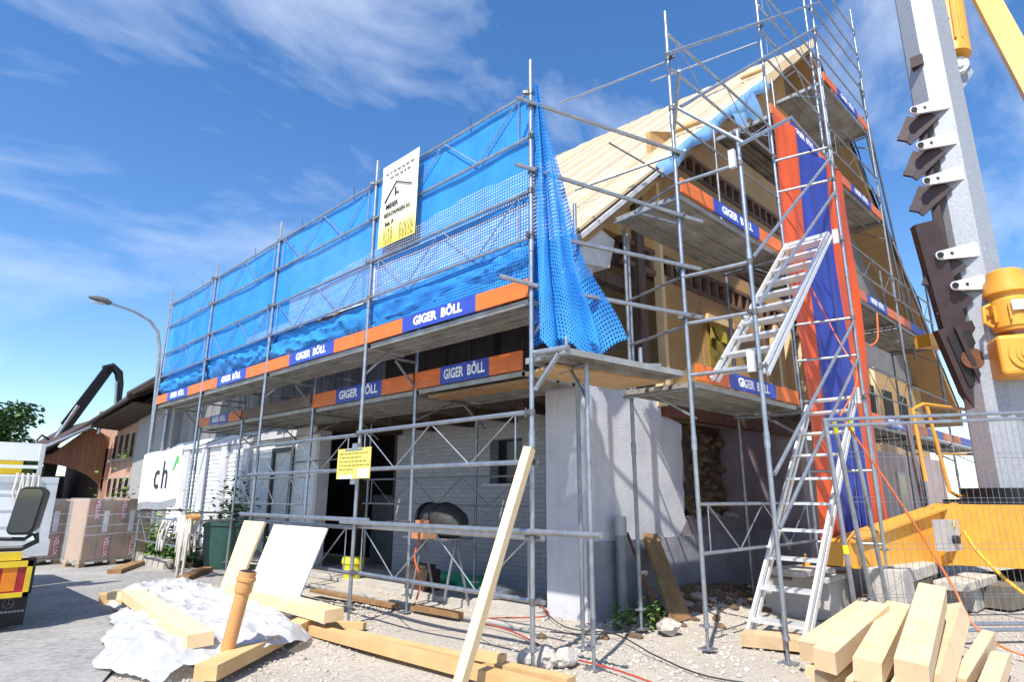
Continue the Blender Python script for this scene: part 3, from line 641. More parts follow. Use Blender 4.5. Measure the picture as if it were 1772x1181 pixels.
# ------------------------------------------------------------------ nets and banners
def net_mat(name, col, cell, hole, base):
    m = mat(name, col, .55, 0, .12, 3); alpha_pattern(m, 'box', cell, hole, base); 
    b = m.node_tree.nodes['Principled BSDF']; b.inputs['Subsurface Weight'].default_value = 0
    return m
NET1 = net_mat('blue_net_near', (.025, .25, .72), .038, .25, 1); NET2 = net_mat('blue_net', (.025, .27, .76), .038, .20, 1); NET3 = net_mat('blue_net_folded', (.03, .30, .78), .040, .24, 1)
nets = thing('safety_net', (.05, 0, 3.5), 'blue mesh safety net stretched behind the front guard rails', 'net')
def sag(y, z):
    return .022*math.sin(y*2.1+z)+.008*math.sin(y*5.3-z*2)+.003*math.sin(y*11+z*5)
def netfn(y0, y1, z0, z1, off, wav=1.):
    return lambda a, b: Vector((.035+off+.35*wav*sag(y0+(y1-y0)*a, z0+(z1-z0)*b), y0+(y1-y0)*a, z0+(z1-z0)*b))
for (y0, y1, z0, z1, off, m, nm) in ((.02, 2.95, 4.55, 5.86, 0, NET2, 'net_panel'), (2.95, 11.45, 4.1, 5.84, 0, NET2, 'net_panel'), (.02, 2.95, 3.62, 4.6, 0.02, NET1, 'net_panel'), (5.6, 7.2, 4.3, 5.82, .09, NET2, 'net_panel'), (7.2, 11.4, 4.0, 5.3, .09, NET2, 'net_panel')):
    MB().grid(netfn(y0, y1, z0, z1, off), int((y1-y0)*8), 12, lambda a, b, q=(y0, y1, z0, z1): (q[0]+(q[1]-q[0])*a, q[2]+(q[3]-q[2])*b)).build(nm, m, nets, True)
# slack roll of net along the toe boards
from mathutils import noise as mn
def rollfn(y0, y1):
    def f(a, b):
        y = y0+(y1-y0)*a; h = .60+.05*math.sin(y*.9+1); z = 3.60+h*b+.03*mn.noise(Vector((y*1.5, b*2, 7)))
        bul = .15*math.sin(b*math.pi)**.7*(1+.5*mn.noise(Vector((y*1.1, b*2.2, 0))))+.07*(1-abs(mn.noise(Vector((y*2.2+b*1.5, b*3.5, 4)))))**3*math.sin(b*math.pi)+.025*mn.noise(Vector((y*6, b*7, 1)))
        return Vector((.22-bul, y, z))
    return f
for y0, y1, m in ((.02, 2.94, NET1), (3.0, 5.9, NET3), (6.0, 8.72, NET3), (8.84, 11.5, NET3)):
    MB().grid(rollfn(y0, y1), 60, 14, lambda a, b, q=(y0, y1): (q[0]+(q[1]-q[0])*a, b*.7)).build('slack_net', m, nets, True)
    MB().grid(lambda a, b, q=(y0, y1): rollfn(*q)(a, b)+Vector((.1+.03*math.sin(a*30), 0, .03*math.sin(a*11))), 50, 10, lambda a, b, q=(y0, y1): (q[0]+(q[1]-q[0])*a, b*.7)).build('slack_net', NET3, nets, True)
for y in (1.0, 2.2, 3.6, 5.2, 7.0, 9.6): MB().tube((.03, y, 5.8), (.02, y+.02, 6.02), .004, 5).build('cable_tie', BLACK_P, nets)
# net end gathered in folds round the corner
ng = thing('safety_net', (.05, -.05, 2.95), 'loose end of blue net hanging in folds at the scaffold corner', 'net')
D1 = Vector((.87, -.48, 0)).normalized(); D2 = Vector((.48, .87, 0)).normalized()
def fold(sh, wmax, ph, top=5.95, bot=2.93):
    def f(a, b):
        z = top+(bot-top)*b; w = .03+wmax*(b**1.1)*(1.0+.10*math.sin(b*7)); 
        if b > .72: w *= 1+.10*math.sin((b-.72)*9)
        x = a*w; amp = .02+.10*min(1, b*1.6)
        return Vector((.03, -.03, z))+D1*(x+sh*b)+D2*(amp*math.sin(a*8+ph+b*1.3)+.02*math.sin(a*19+b*6))+Vector((0, 0, .10*b*math.sin(a*8+ph)+(.14*max(0, a-.55)*b)))
    return f
NET4 = net_mat('blue_net_folds', (.025, .27, .74), .043, .24, 1)
for sh, w, ph in ((0, .88, 0), (.02, .55, 2.4)):
    MB().grid(fold(sh, w, ph), 46, 60, lambda a, b, w=w: (a*(w+.75), b*3.0)).build('net_fold', NET4, ng, True)
# poster of the roofing firm
POSTER = bpy.data.materials.new('poster'); POSTER.use_nodes = True
t = POSTER.node_tree; bs = t.nodes['Principled BSDF']; bs.inputs['Roughness'].default_value = .5
co = t.nodes.new('ShaderNodeTexCoord'); sp = t.nodes.new('ShaderNodeSeparateXYZ'); rp = t.nodes.new('ShaderNodeValToRGB'); t.links.new(co.outputs['UV'], sp.inputs[0]); t.links.new(sp.outputs[1], rp.inputs[0]); t.links.new(rp.outputs[0], bs.inputs['Base Color'])
rp.color_ramp.elements[0].color = (.80, .66, .12, 1); rp.color_ramp.elements[1].color = (.82, .80, .74, 1); rp.color_ramp.elements[0].position = .05; rp.color_ramp.elements[1].position = .5
po = thing('poster', (-.07, 2.3, 4.72), 'white and yellow roofing poster tied to the front guard rails', 'poster')
def pf(a, b): return Vector((-.086+.003*math.sin(b*5)+.002*math.sin(a*9+b*3), 2.72-.82*a-.03*b+.02*math.sin(b*6)*(1-a)*.6, 4.72+1.20*b+.0*a))
MB().grid(pf, 12, 16, lambda a, b: (a, b)).build('sheet', POSTER, po, True)
PX = (0, -1, 0); PZ = (0, 0, 1)
text('MEIER', .105, BLACK_P, po, (-.0925, 2.57, 5.28), PX, PZ, align='LEFT', bold=.001); text('BEDACHUNGEN AG', .09, BLACK_P, po, (-.0925, 2.60, 5.16), PX, PZ, align='LEFT', bold=.001, sx=.70); text('Inh. P', .085, BLACK_P, po, (-.0925, 2.57, 5.03), PX, PZ, align='LEFT', bold=.002)
lg = MB(); lg.bar((-.0925, 2.60, 5.36), (-.0925, 2.34, 5.60), .006, .022, (1, 0, 0)); lg.bar((-.0925, 2.34, 5.60), (-.0925, 2.00, 5.45), .006, .028, (1, 0, 0)); lg.tube((-.0925, 2.36, 5.52), (-.0925, 2.36, 5.40), .012, 6); lg.tube((-.0925, 2.36, 5.45), (-.0925, 2.28, 5.42), .01, 6); lg.build('roof_emblem', BLACK_P, po)
FAINT = mat('print_faint', (.38, .36, .30), .6); FAINTY = mat('print_faint_yellow', (.50, .43, .12), .6)
q = MB()
for i, (z, y0, y1) in enumerate([(5.78, 2.6, 2.02), (5.70, 2.5, 2.1)]):
    y = y0
    while y > y1: l = random.uniform(.03, .09); q.bar((-.0925, y, z), (-.0925, y-l, z), .004, .028, (1, 0, 0)); y -= l+.025
q.build('small_print', FAINT, po); q = MB()
for i in range(6):
    for y0, y1 in ((2.6, 2.4), (2.24, 1.98)):
        y = y0; z = 4.95-i*.035*1.1
        while y > y1: l = random.uniform(.02, .06); q.bar((-.0925, y, z), (-.0925, y-l, z), .003, .012, (1, 0, 0)); y -= l+.02
q.build('small_print', FAINTY, po)
# yellow notice on the second pole
sg = thing('notice_sign', (-.05, 2.98, 1.68), 'yellow scaffold notice clipped to the front pole', 'sign')
YS = mat('sign_yellow', (.80, .66, .13), .45, 0, .03)
MB().box((-.065, 2.62, 1.70), (-.055, 3.38, 2.08)).build('panel', YS, sg)
MB().box((-.068, 2.64, 1.71), (-.0655, 2.88, 1.82)).build('label', WHITE_P, sg); MB().box((-.068, 3.0, 1.70), (-.0655, 3.32, 1.745)).build('label', WHITE_P, sg)
for z in (1.66, 2.10): MB().box((-.075, 2.93, z-.03), (-.02, 3.03, z+.04)).build('clip', GALV, sg)
MB().box((-.071, 2.80, 2.05), (-.0655, 3.2, 2.075)).build('clip_bar', GALV, sg)
q = MB(); PR = mat('print_grey', (.10, .09, .05), .6)
for i, e in enumerate((2.72, 2.86, 2.75, 2.66, 2.98)):
    y = 3.33; z = 2.02-i*.05
    while y > e: l = random.uniform(.03, .10); q.bar((-.0665, y, z), (-.0665, y-l, z), .003, .020, (1, 0, 0)); y -= l+.022
q.build('print_lines', PR, sg)
# white banner at the far end
cb = thing('banner', (-.05, 10.4, 1.35), 'white banner with black letters tied to the far scaffold bay', 'banner')
def cf(a, b): return Vector((-.06+.005*math.sin(a*4+b), 11.55-2.35*a+.05*b*(1-a), 1.30+1.04*b+.1*a+.02*math.sin(a*8)))
MB().grid(cf, 16, 8).build('sheet', mat('banner_white', (.80, .80, .80), .6, 0, .03), cb, True)
MB().grid(lambda a, b: cf(a, -.14+.14*b)+Vector((.004, 0, 0)), 16, 2).build('hem', mat('banner_hem', (.33, .34, .35), .7), cb)
for q_, y_ in (('c', 10.52), ('h', 10.02)): text(q_, .80, BLACK_P, cb, (-.070, y_, 1.86), (0, -1, .02), PZ, bold=.004, sx=1.0)
g = MB(); g.poly([(-.070, 9.62, 1.95), (-.070, 9.46, 2.23), (-.070, 9.33, 2.25), (-.070, 9.33, 2.05), (-.070, 9.40, 2.12), (-.070, 9.53, 1.97)], (-.002, 0, 0)); g.build('green_mark', mat('print_green', (.10, .48, .09), .5), cb)
for y in (11.5, 9.25): MB().tube((-.06, y, 2.3), (0, y+.03, 2.42), .006, 6).build('tie', WHITE_P, cb)
# tall orange and blue banner on the gable scaffold
ob = thing('banner', G(4.5, -.04, .5), 'tall orange and blue cloth banner on the gable scaffold', 'banner')
def bf(u0, u1, dv_=0.):
    def f(a, b):
        u = u0+(u1-u0)*a; z = .55+7.13*b
        return G(u+.04*math.sin(b*9)*(1-b), -.045+dv_+.035*math.sin(u*3.2+b*5)+.02*math.sin(u*9-b*11)+.012*math.sin(u*17+b*3), z)
    return f
BO = mat('banner_orange', (.66, .09, .02), .55, 0, .06, 2); BB = mat('banner_blue', (.03, .055, .33), .55, 0, .08, 2)
MB().grid(bf(3.08, 3.85), 12, 70).build('orange_stripe', BO, ob, True); MB().grid(bf(3.85, 5.3), 24, 70).build('blue_stripe', BB, ob, True); MB().grid(bf(5.3, 6.12), 12, 70).build('orange_stripe', BO, ob, True)

# ================================================================== things lying about the site
def beam(name, p0, p1, w, h, m, label, cat='beam', group=None, roll=0.):
    return solo(name, MB().bar(p0, p1, w, h, roll=roll), m, Vector(p0)-Vector((0, 0, h/2)), label, cat, group)
# boards leaning on the front tubes
b = MB().hexa([(-.16, 5.12, .0), (-.12, 5.12, .0), (.10, 3.85, 0), (.06, 3.85, 0), (-.135, 4.86, 1.12), (-.115, 4.86, 1.12), (-.095, 3.62, 1.09), (-.115, 3.62, 1.09)])
b = MB(); A = [Vector((-.42, 4.98, .02)), Vector((-.30, 3.78, .02)), Vector((-.10, 3.42, 1.08)), Vector((-.12, 4.86, 1.08))]; n_ = (A[1]-A[0]).cross(A[3]-A[0]).normalized()
b.hexa([A[0], A[1], A[1]+n_*.02, A[0]+n_*.02, A[3], A[2], A[2]+n_*.02, A[3]+n_*.02]); solo('white_panel', b, mat('white_sheet', (.86, .87, .87), .55, 0, .02), A[0], 'large white sheet leaning on the front scaffold tubes', 'panel')
b = MB(); A = [Vector((-.42, 5.80, .02)), Vector((-.40, 5.30, .02)), Vector((-.10, 5.18, 1.10)), Vector((-.10, 5.88, 1.10))]; n_ = (A[1]-A[0]).cross(A[3]-A[0]).normalized()
b.hexa([A[0], A[1], A[1]+n_*.035, A[0]+n_*.035, A[3], A[2], A[2]+n_*.035, A[3]+n_*.035]); solo('spruce_board', b, mat('spruce_panel', (.76, .62, .38), .6, 0, .06, 3), A[0], 'pale spruce board leaning on the front tubes beside the white sheet', 'panel')
# timber stack under plastic sheeting
beam('timber_beam', (-1.72, 5.3, .26), (-2.02, 2.15, .24), .22, .12, NEWWOOD, 'pale timber plank pressing down the plastic sheet', 'timber', roll=.05)
beam('timber_beam', (-1.80, 5.75, .22), (-1.58, 5.35, .24), .2, .1, NEWWOOD, 'short pale timber end poking out of the plastic sheet', 'timber')
beam('timber_beam', (-.62, 4.85, .27), (-.52, 2.45, .22), .24, .13, NEWWOOD, 'pale squared timber lying along the plastic toward the scaffold', 'timber')
beam('timber_beam', (-2.12, 1.72, .07), (-.55, 2.95, .09), .2, .12, BEAMWOOD, 'yellow timber under the near edge of the plastic sheet', 'timber')
beam('timber_beam', (-1.75, 6.6, .07), (-.3, 6.2, .07), .2, .13, BEAMWOOD, 'timber bearer under the far end of the plastic sheet', 'timber')
beam('timber_beam', (-1.6, 3.6, .07), (-.4, 3.9, .07), .2, .13, BEAMWOOD, 'timber bearer under the middle of the plastic sheet', 'timber')
for i, (x0, x1) in enumerate(((-1.75, -1.6), (-1.5, -1.25), (-1.05, -.85))):
    beam('timber_beam', (x0+.2, 6.5, .08), (x1-.1, 3.0, .08), .2, .1, NEWWOOD, 'covered timber lying flat beneath the plastic sheet', 'timber', 'timbers under the plastic')
PL = mat('plastic_film', (.55, .56, .58), .22, 0, .05, 2, .35, 9); bs = PL.node_tree.nodes['Principled BSDF']; bs.inputs['Alpha'].default_value = .82; bs.inputs['Subsurface Weight'].default_value = 0
outl = [(-1.75, 7.4), (-2.5, 4.3), (-2.62, 2.2), (-1.95, 1.95), (-1.6, 2.5), (-.78, 2.25), (-.3, 4.2), (.1, 5.6), (-.25, 7.3)]
def pl(a, b):
    # a along, b across: blend two edge polylines
    Lf = [(-1.35, 7.4), (-1.65, 6.1), (-2.0, 4.9), (-2.35, 3.9), (-2.58, 2.8), (-2.50, 1.75)]; Rf = [(-.35, 7.3), (-.25, 6.2), (-.35, 4.8), (-.45, 3.6), (-.75, 2.45), (-1.05, 2.30)]
    def pt(P, t): t *= len(P)-1; i = min(int(t), len(P)-2); f = t-i; return Vector(P[i]).lerp(Vector(P[i+1]), f)
    p = pt(Lf, a).lerp(pt(Rf, a), b); x, y = p
    from mathutils import noise as mn
    ins = min(1, min(b, 1-b)*5.5)*min(1, min(a, 1-a)*7+.15)
    nz = lambda f, k: mn.noise(Vector((x*f, y*f, k)))
    ridge = (1-abs(nz(2.6, 3)))**3
    z = .025+.15*max(0, min(1, ins))**.8+.05*nz(1.7, 0)*ins+.09*(ridge-.4)*min(1, ins+.35)+.035*(1-abs(nz(5.5, 8)))**4*min(1, ins+.5)+.02*nz(7, 5)
    ed = max(0, 1-min(b, 1-b, a, 1-a)/.14)
    return Vector((x+ed*.22*nz(1.1, 9)+ed*.07*nz(4, 2), y+ed*.22*nz(1.3, 4)+ed*.06*nz(5, 7), max(z, .022)))
solo('plastic_sheet', MB().grid(pl, 150, 90), PL, (-1.4, 4.5, 0), 'crumpled white plastic sheet over timber on the ground', 'sheet', smooth=True)
# clay coloured sewer pipe stuck upright
pv = thing('drain_pipe', (-1.79, 2.2, 0), 'orange brown drain pipe standing upright at the edge of the plastic', 'pipe')
PVC = mat('pvc_orange_brown', (.62, .32, .12), .35, 0, .05, 3)
a, b_ = Vector((-1.80, 2.16, -.05)), Vector((-1.70, 2.05, .80)); d = (b_-a)
MB().path([a, a+d*.78], .063, 24).build('tube', PVC, pv, True)
MB().path([a+d*.77, a+d*.79, a+d*.80, a+d*.90, a+d*.905, a+d*.935, a+d*.94, a+d], [.064, .076, .078, .078, .088, .088, .079, .081], 24).build('socket', PVC, pv, True)
MB().path([a+d*1.001, a+d*1.003], .068, 24).build('mouth', DARK, pv)
# long yellow beams, cut-off, leaning post
beam('timber_beam', (-.60, 2.75, .05), (-.42, -.75, .05), .14, .09, BEAMWOOD, 'long yellow beam lying before the scaffold feet', 'timber')
beam('timber_beam', (-.42, 2.35, .04), (-.15, -.55, .05), .13, .08, BEAMWOOD, 'second long yellow beam lying against the scaffold feet', 'timber')
beam('timber_beam', (-.32, .42, .13), (-.19, .15, .11), .07, .08, BEAMWOOD, 'short cut timber block lying on the long yellow beams', 'timber')
beam('timber_beam', (-.30, 2.95, .04), (-.05, 2.55, .04), .1, .07, BEAMWOOD, 'small timber wedge beside the pole foot of the notice sign', 'timber')
beam('timber_post', (-.86, .02, .0), (-.10, -.06, 1.93), .085, .085, NEWWOOD, 'pale squared post leaning against the corner pole', 'post', roll=.3)
beam('wooden_plank', (.93, 5.5, .03), (1.0, 3.4, .03), .15, .04, OLDWOOD, 'dark brown plank lying behind the second pole row', 'plank')
beam('wooden_plank', (1.12, 3.2, .03), (1.2, 2.3, .03), .1, .07, OLDWOOD, 'short reddish plank by the inner pole foot', 'plank')
beam('wooden_plank', (.5, 7.3, .05), (.6, 5.6, .05), .15, .04, NEWWOOD, 'grey white plank on the shaded strip', 'plank')
beam('wooden_plank', (-.68, 10.15, .05), (.15, 11.6, .05), .24, .09, OLDWOOD, 'plank under the last front pole by the flower bed', 'plank')
beam('wooden_plank', (-.12, 8.2, .05), (.75, 9.4, .05), .22, .09, OLDWOOD, 'plank under the pole beside the green water butt', 'plank')
beam('wooden_plank', G(.55, -.1, .07)-Vector((0, 0, .02)), G(1.05, -1.45, .06), .34, .11, mat('site_plank', (.58, .40, .23), .75, 0, .15, 4, .2, 40), 'thick pale plank under the foot of the stair', 'plank')
# leaning brown plank and prop by the gable
b = MB(); A = [G(.85, .95, .0), G(1.34, .98, .0), G(1.72, 1.68, .98), G(1.40, 1.68, 1.0)]; n_ = (A[1]-A[0]).cross(A[3]-A[0]).normalized()
b.hexa([A[0], A[1], A[1]-n_*.04, A[0]-n_*.04, A[3], A[2], A[2]-n_*.04, A[3]-n_*.04]); solo('wooden_plank', b, OLDWOOD, A[0], 'broad weathered plank leaning against the gable wall', 'plank')
pr = thing('steel_prop', G(.75, 1.2, 0), 'rusty steel prop leaning beside the weathered plank', 'prop')
a, b_ = G(.75, 1.05, .02), G(.92, 1.62, 1.02); d = b_-a
MB().path([a, a+d*.45], .03, 10).build('outer_tube', RUST, pr, True); MB().path([a+d*.4, a+d], .022, 10).build('inner_tube', RUST, pr, True)
MB().path([a+d*.50, a+d*.53], .07, 14).build('end_plate', CONC, pr); MB().path([a+d*.28+GV*-.03, a+d*.28+GV*-.1+GU*.05, a+d*.33+GV*-.1+GU*.05, a+d*.33+GV*-.03], .009, 6).build('pin', RUST, pr)
dp = thing('downpipe', G(.75, 1.62, 0), 'short grey downpipe stub standing at the house corner', 'pipe')
MB().tube(G(.75, 1.60, 0), G(.75, 1.60, 1.05), .075, 18).build('lower_pipe', mat('zinc_grey', (.22, .23, .24), .5, .3, .1), dp, True); MB().tube(G(.75, 1.60, 1.0), G(.75, 1.60, 1.24), .083, 18).build('sleeve', mat('zinc_light', (.36, .38, .39), .45, .4, .1), dp, True)
# weeds by the corner
LEAF = mat('weed_leaf', (.16, .30, .05), .6, 0, .3, 8, col2=(.08, .17, .03), rnd=.2)
def leaves(name, c, n, spread, hmax, sz, m, label, cat, origin=None, group=None):
    b = MB(); c = Vector(c)
    for i in range(n):
        p = c+Vector((random.gauss(0, spread), random.gauss(0, spread), abs(random.gauss(.0, .5))*hmax)); a = random.uniform(0, 6.28); t = random.uniform(-.7, .7)
        d = Vector((math.cos(a), math.sin(a), t)).normalized(); s = sz*random.uniform(.5, 1.2); r = d.cross(Vector((0, 0, 1))).normalized()*s*.4
        b.add([p, p+d*s*.5+r, p+d*s, p+d*s*.5-r], [(0, 1, 2, 3)])
    T = thing(name, origin or c, label, cat, group); tag(b.build('foliage', m, T), kind='stuff')
    for i in range(min(5, max(3, n//50))):
        q = c+Vector((random.gauss(0, spread*.5), random.gauss(0, spread*.5), 0)); MB().tube(q, q+Vector((random.gauss(0, .03), random.gauss(0, .03), hmax*.6)), .005, 5, .002).build('stem', m, T)
    return T
for (u, v, n, h, lb) in ((.28, 1.25, 110, .3, 'leafy weed clump right at the house corner'), (.55, 1.05, 90, .25, 'low weed between the pale stone and the downpipe'), (1.0, 1.35, 150, .5, 'taller green weeds behind the rusty prop')):
    leaves('weed', G(u, v, 0.02), n, .09, h, .075, LEAF, lb, 'weed')
# behind the scaffold: drum, bucket, green pipe, bricks
mxr = thing('concrete_mixer', (1.7, 3.35, 0), 'dark concrete mixer drum with bands on a stand in the porch', 'mixer')
DR = mat('mixer_drum', (.05, .05, .048), .7, .2, .3, 6, .3, 20)
MB().path([(1.75, 3.9, 1.12), (1.75, 3.84, 1.13), (1.75, 3.6, 1.14), (1.72, 3.2, 1.14), (1.68, 2.95, 1.1), (1.68, 2.86, 1.08)], [.1, .17, .25, .25, .19, .08], 20).build('drum', DR, mxr, True)
for y in (3.68, 3.3): MB().path([(1.74, y-.03, 1.14), (1.74, y+.03, 1.14)], .262, 20).build('band', DARKST, mxr, True)
for y in (3.0, 3.75):
    q = MB(); q.tube((1.5, y, 0.03), (1.7, y, .9), .02, 8); q.tube((1.95, y, .03), (1.7, y, .9), .02, 8); q.build('stand_leg', GALV_D, mxr, True)
MB().box((1.45, 2.9, .88), (1.95, 3.95, .9)).build('tray', GALV_D, mxr)
bk = thing('bucket', (2.15, 6.35, .03), 'yellow plastic bucket on the apron behind the scaffold', 'bucket')
MB().lathe((2.15, 6.35, .03), [(.15, 0), (.185, .26), (.20, .26), (.20, .32), (.19, .34)], 22).build('body', mat('bucket_yellow', (.70, .66, .05), .4), bk, True)
MB().lathe((2.15, 6.35, .365), [(.19, 0), (.19, .03)], 22).build('lid', mat('bucket_yellow', (.70, .66, .05), .4), bk, True)
GP = mat('green_pipe', (.02, .36, .20), .4)
for i, (a, b_) in enumerate((((2.9, 5.2, .14), (2.75, 3.55, .14)), ((2.62, 3.9, .14), (2.55, 3.1, .14)))):
    q = thing('drain_pipe', a, ['long green plastic drain pipe lying on the apron', 'short green drain pipe end lying beside the mixer'][i], 'pipe')
    MB().tube(a, b_, .11, 20, cap=True).build('tube', GP, q, True); e = Vector(b_)-Vector(a); MB().tube(Vector(b_)-e.normalized()*.12, Vector(b_)+e.normalized()*.01, .125, 20).build('socket', GP, q, True)
    MB().tube(Vector(b_)+e.normalized()*.011, Vector(b_)+e.normalized()*.013, .10, 20).build('mouth', DARK, q)
SACK = mat('white_sack', (.62, .62, .60), .8, 0, .1)
b = MB(); b.stone((2.45, 2.9, .12), .22, .8); b.stone((2.5, 3.08, .1), .16, .7); solo('sack', b, SACK, (2.45, 2.9, 0), 'crumpled white sack at the mouth of the green pipe', 'sack', smooth=True)
BRK = mat('red_brick', (.52, .24, .12), .85, 0, .15, 8, .3, 40)
solo('bricks', MB().box((1.25, 3.2, .9), (1.5, 3.5, 1.08)).box((1.28, 3.28, 1.082), (1.42, 3.42, 1.15)), BRK, (1.35, 3.3, .9), 'orange hollow bricks standing before the mixer drum', 'brick')
solo('crate', MB().box((2.1, 4.1, .03), (2.35, 4.7, .35)).box((2.1, 4.16, .36), (2.3, 4.6, .42)), DARKWOOD, (2.2, 4.4, .03), 'dark wooden crate in the shaded porch', 'crate')
# cables
def cable(pts, r, m, label, n=40):
    P = [Vector(p) for p in pts]; q = []
    for i in range(len(P)-1):
        p0, p1, p2, p3 = P[max(i-1, 0)], P[i], P[i+1], P[min(i+2, len(P)-1)]
        for k in range(8):
            t = k/8; q.append(.5*((2*p1)+(p2-p0)*t+(2*p0-5*p1+4*p2-p3)*t*t+(3*p1-p0-3*p2+p3)*t**3))
    q.append(P[-1]); return solo('cable', MB().path(q, r, 7), m, P[0], label, 'cable', smooth=True)
RC = mat('cable_red', (.42, .06, .03), .5); OC = mat('cable_orange', (.75, .16, .04), .5); BC = mat('cable_black', (.02, .02, .02), .5); YC = mat('cable_yellow', (.80, .42, .03), .5)
cable([(2.3, 1.9, .05), (1.9, 1.5, .03), (1.2, 2.0, .02), (1.0, 1.2, .02), (.6, .2, .02), (.5, -.6, .02), (.2, -1.6, .02)], .009, RC, 'red cable crossing the ground under the scaffold corner')
cable([(2.1, 1.7, .05), (1.6, .9, .02), (1.7, .3, .02), (1.2, -.5, .02), (.9, -1.2, .02), (1.1, -1.9, .02)], .007, BC, 'black cable lying from the house corner over the ground')
cable([(2.6, .5, .03), (2.0, .3, .02), (1.5, .5, .02), (1.3, .9, .02)], .008, BC, 'black cable curled by the weeds at the gable')
cable([(1.6, 3.7, .9), (1.55, 3.75, .6), (1.6, 3.65, .3), (1.5, 3.6, .04)], .014, OC, 'orange hose hanging from the mixer stand')
cable([G(1.6, -1.0, 2.40), G(1.9, -1.25, 1.75), G(2.1, -1.5, 1.1), G(2.15, -1.7, .6), G(2.0, -1.9, .2), G(1.9, -2.3, .03), G(2.4, -2.9, .03)], .012, OC, 'orange cable running down the mesh fence to the lumber')
cable([G(3.1, -.1, 5.2), G(3.3, -.5, 3.8), G(2.9, -.83, 3.1), G(1.6, -.99, 2.42)], .010, OC, 'orange cable hanging from the stair tower deck')
cable([G(7.0, -.1, 5.0), G(6.6, -.15, 4.4), G(6.2, -.1, 4.2)], .016, OC, 'orange hose looping below a gable deck')
cable([G(4.6, -1.4, 1.05), G(4.55, -1.55, .75), G(4.5, -1.9, .35), G(4.4, -2.3, .12), G(4.5, -3.0, .05)], .024, YC, 'thick yellow power cable from the switch box')

# lumber heap, lower right
LUM = mat('bright_lumber', (.74, .57, .36), .55, 0, .06, 4, .12, 60, col2=(.65, .46, .26), rnd=.08)
lum = [((-.24, -1.10, .16), (.78, -1.28, .40), .17, .17, .0), ((-.62, -1.38, .20), (.62, -1.44, .43), .17, .17, .1), ((-.5, -1.28, .0), (.55, -1.42, .22), .15, .14, .35), ((-.72, -1.72, .20), (.97, -1.50, .40), .19, .17, .1), ((-.6, -1.56, .02), (.9, -1.62, .22), .14, .15, .4),
       ((-.75, -2.02, .24), (.82, -1.84, .60), .21, .18, .12), ((-.34, -2.02, .08), (1.52, -1.83, .36), .19, .18, -.25), ((-.9, -1.9, .0), (.6, -1.72, .08), .14, .16, .2), ((.2, -2.08, .04), (1.70, -2.04, .18), .10, .12, .1), ((.05, -2.28, .02), (1.2, -2.20, .09), .13, .12, 0), ((0., -1.78, .0), (1.3, -1.78, .14), .14, .13, .3), ((-.3, -1.15, .0), (.7, -1.2, .02), .14, .14, 0)]
for i, (a, b_, w, h, r) in enumerate(lum):
    beam('lumber', G(a[0], a[1], a[2]+h/2-.05), G(b_[0], b_[1], b_[2]+h/2-.05), w, h, LUM, 'pale fresh sawn beam in the heap beside the mesh fence', 'lumber', 'beams in the fresh lumber heap', roll=r)
solo('marker_block', MB().bar(G(1.95, -1.62, .0), G(1.97, -1.60, .3), .12, .12), mat('block_yellow', (.75, .58, .02), .5), G(1.95, -1.62, 0), 'yellow painted block behind the lumber heap', 'block')
# concrete blocks and slabs behind the stair
def blk(c, s, rz, label, m=CONC, cat='block'):
    u, v, z = c; q = MB(); du, dv2 = Vector((math.cos(rz), math.sin(rz))), Vector((-math.sin(rz), math.cos(rz)))
    P = lambda a, b, zz: G(u+du.x*a+dv2.x*b, v+du.y*a+dv2.y*b, zz)
    q.hexa([P(-s[0], -s[1], z), P(s[0], -s[1], z), P(s[0], s[1], z), P(-s[0], s[1], z), P(-s[0], -s[1], z+s[2]), P(s[0]-.02, -s[1], z+s[2]), P(s[0], s[1], z+s[2]), P(-s[0]+.02, s[1], z+s[2])])
    o = solo('concrete_block', q, m, G(u, v, z), label, cat)
    bv = o.modifiers.new('bevel', 'BEVEL'); bv.width = .015; bv.segments = 2; return o
blk((2.98, .15, -.02), (.48, .42, .46), .05, 'broad concrete block behind the lower stair'); blk((3.25, -.80, -.02), (.22, .2, .635), .0, 'tall concrete block carrying the stair tower pole'); blk((2.9, -.1, .445), (.55, .22, .07), .05, 'flat slab on the broad concrete block', CONC, 'slab')
blk((2.55, .05, .52), (.45, .25, .08), -.1, 'upper of the stone slabs behind the stair', STONE, 'slab'); blk((4.1, -.7, .43), (.75, .28, .16), .02, 'long pale kerb stone behind the mesh fence', STONE)
blk((4.0, -.72, -.02), (.55, .25, .44), .02, 'dark concrete support below the long kerb stone', mat('dark_concrete', (.16, .14, .11), .9, 0, .2, 4)); blk((5.0, -1.25, .28), (.75, .2, .12), -.05, 'pale broken slab beside the crane outrigger', STONE, 'slab'); blk((5.1, -1.2, -.02), (.4, .18, .3), 0, 'concrete foot under the broken slab')
b = MB(); b.lathe(G(2.75, .05, .6), [(.05, 0), (.045, .06), (.02, .1), (.012, .16)], 10); solo('spigot_cone', b, YELD, G(2.75, .05, .6), 'small yellow cone on the stone slabs behind the stair', 'cone')

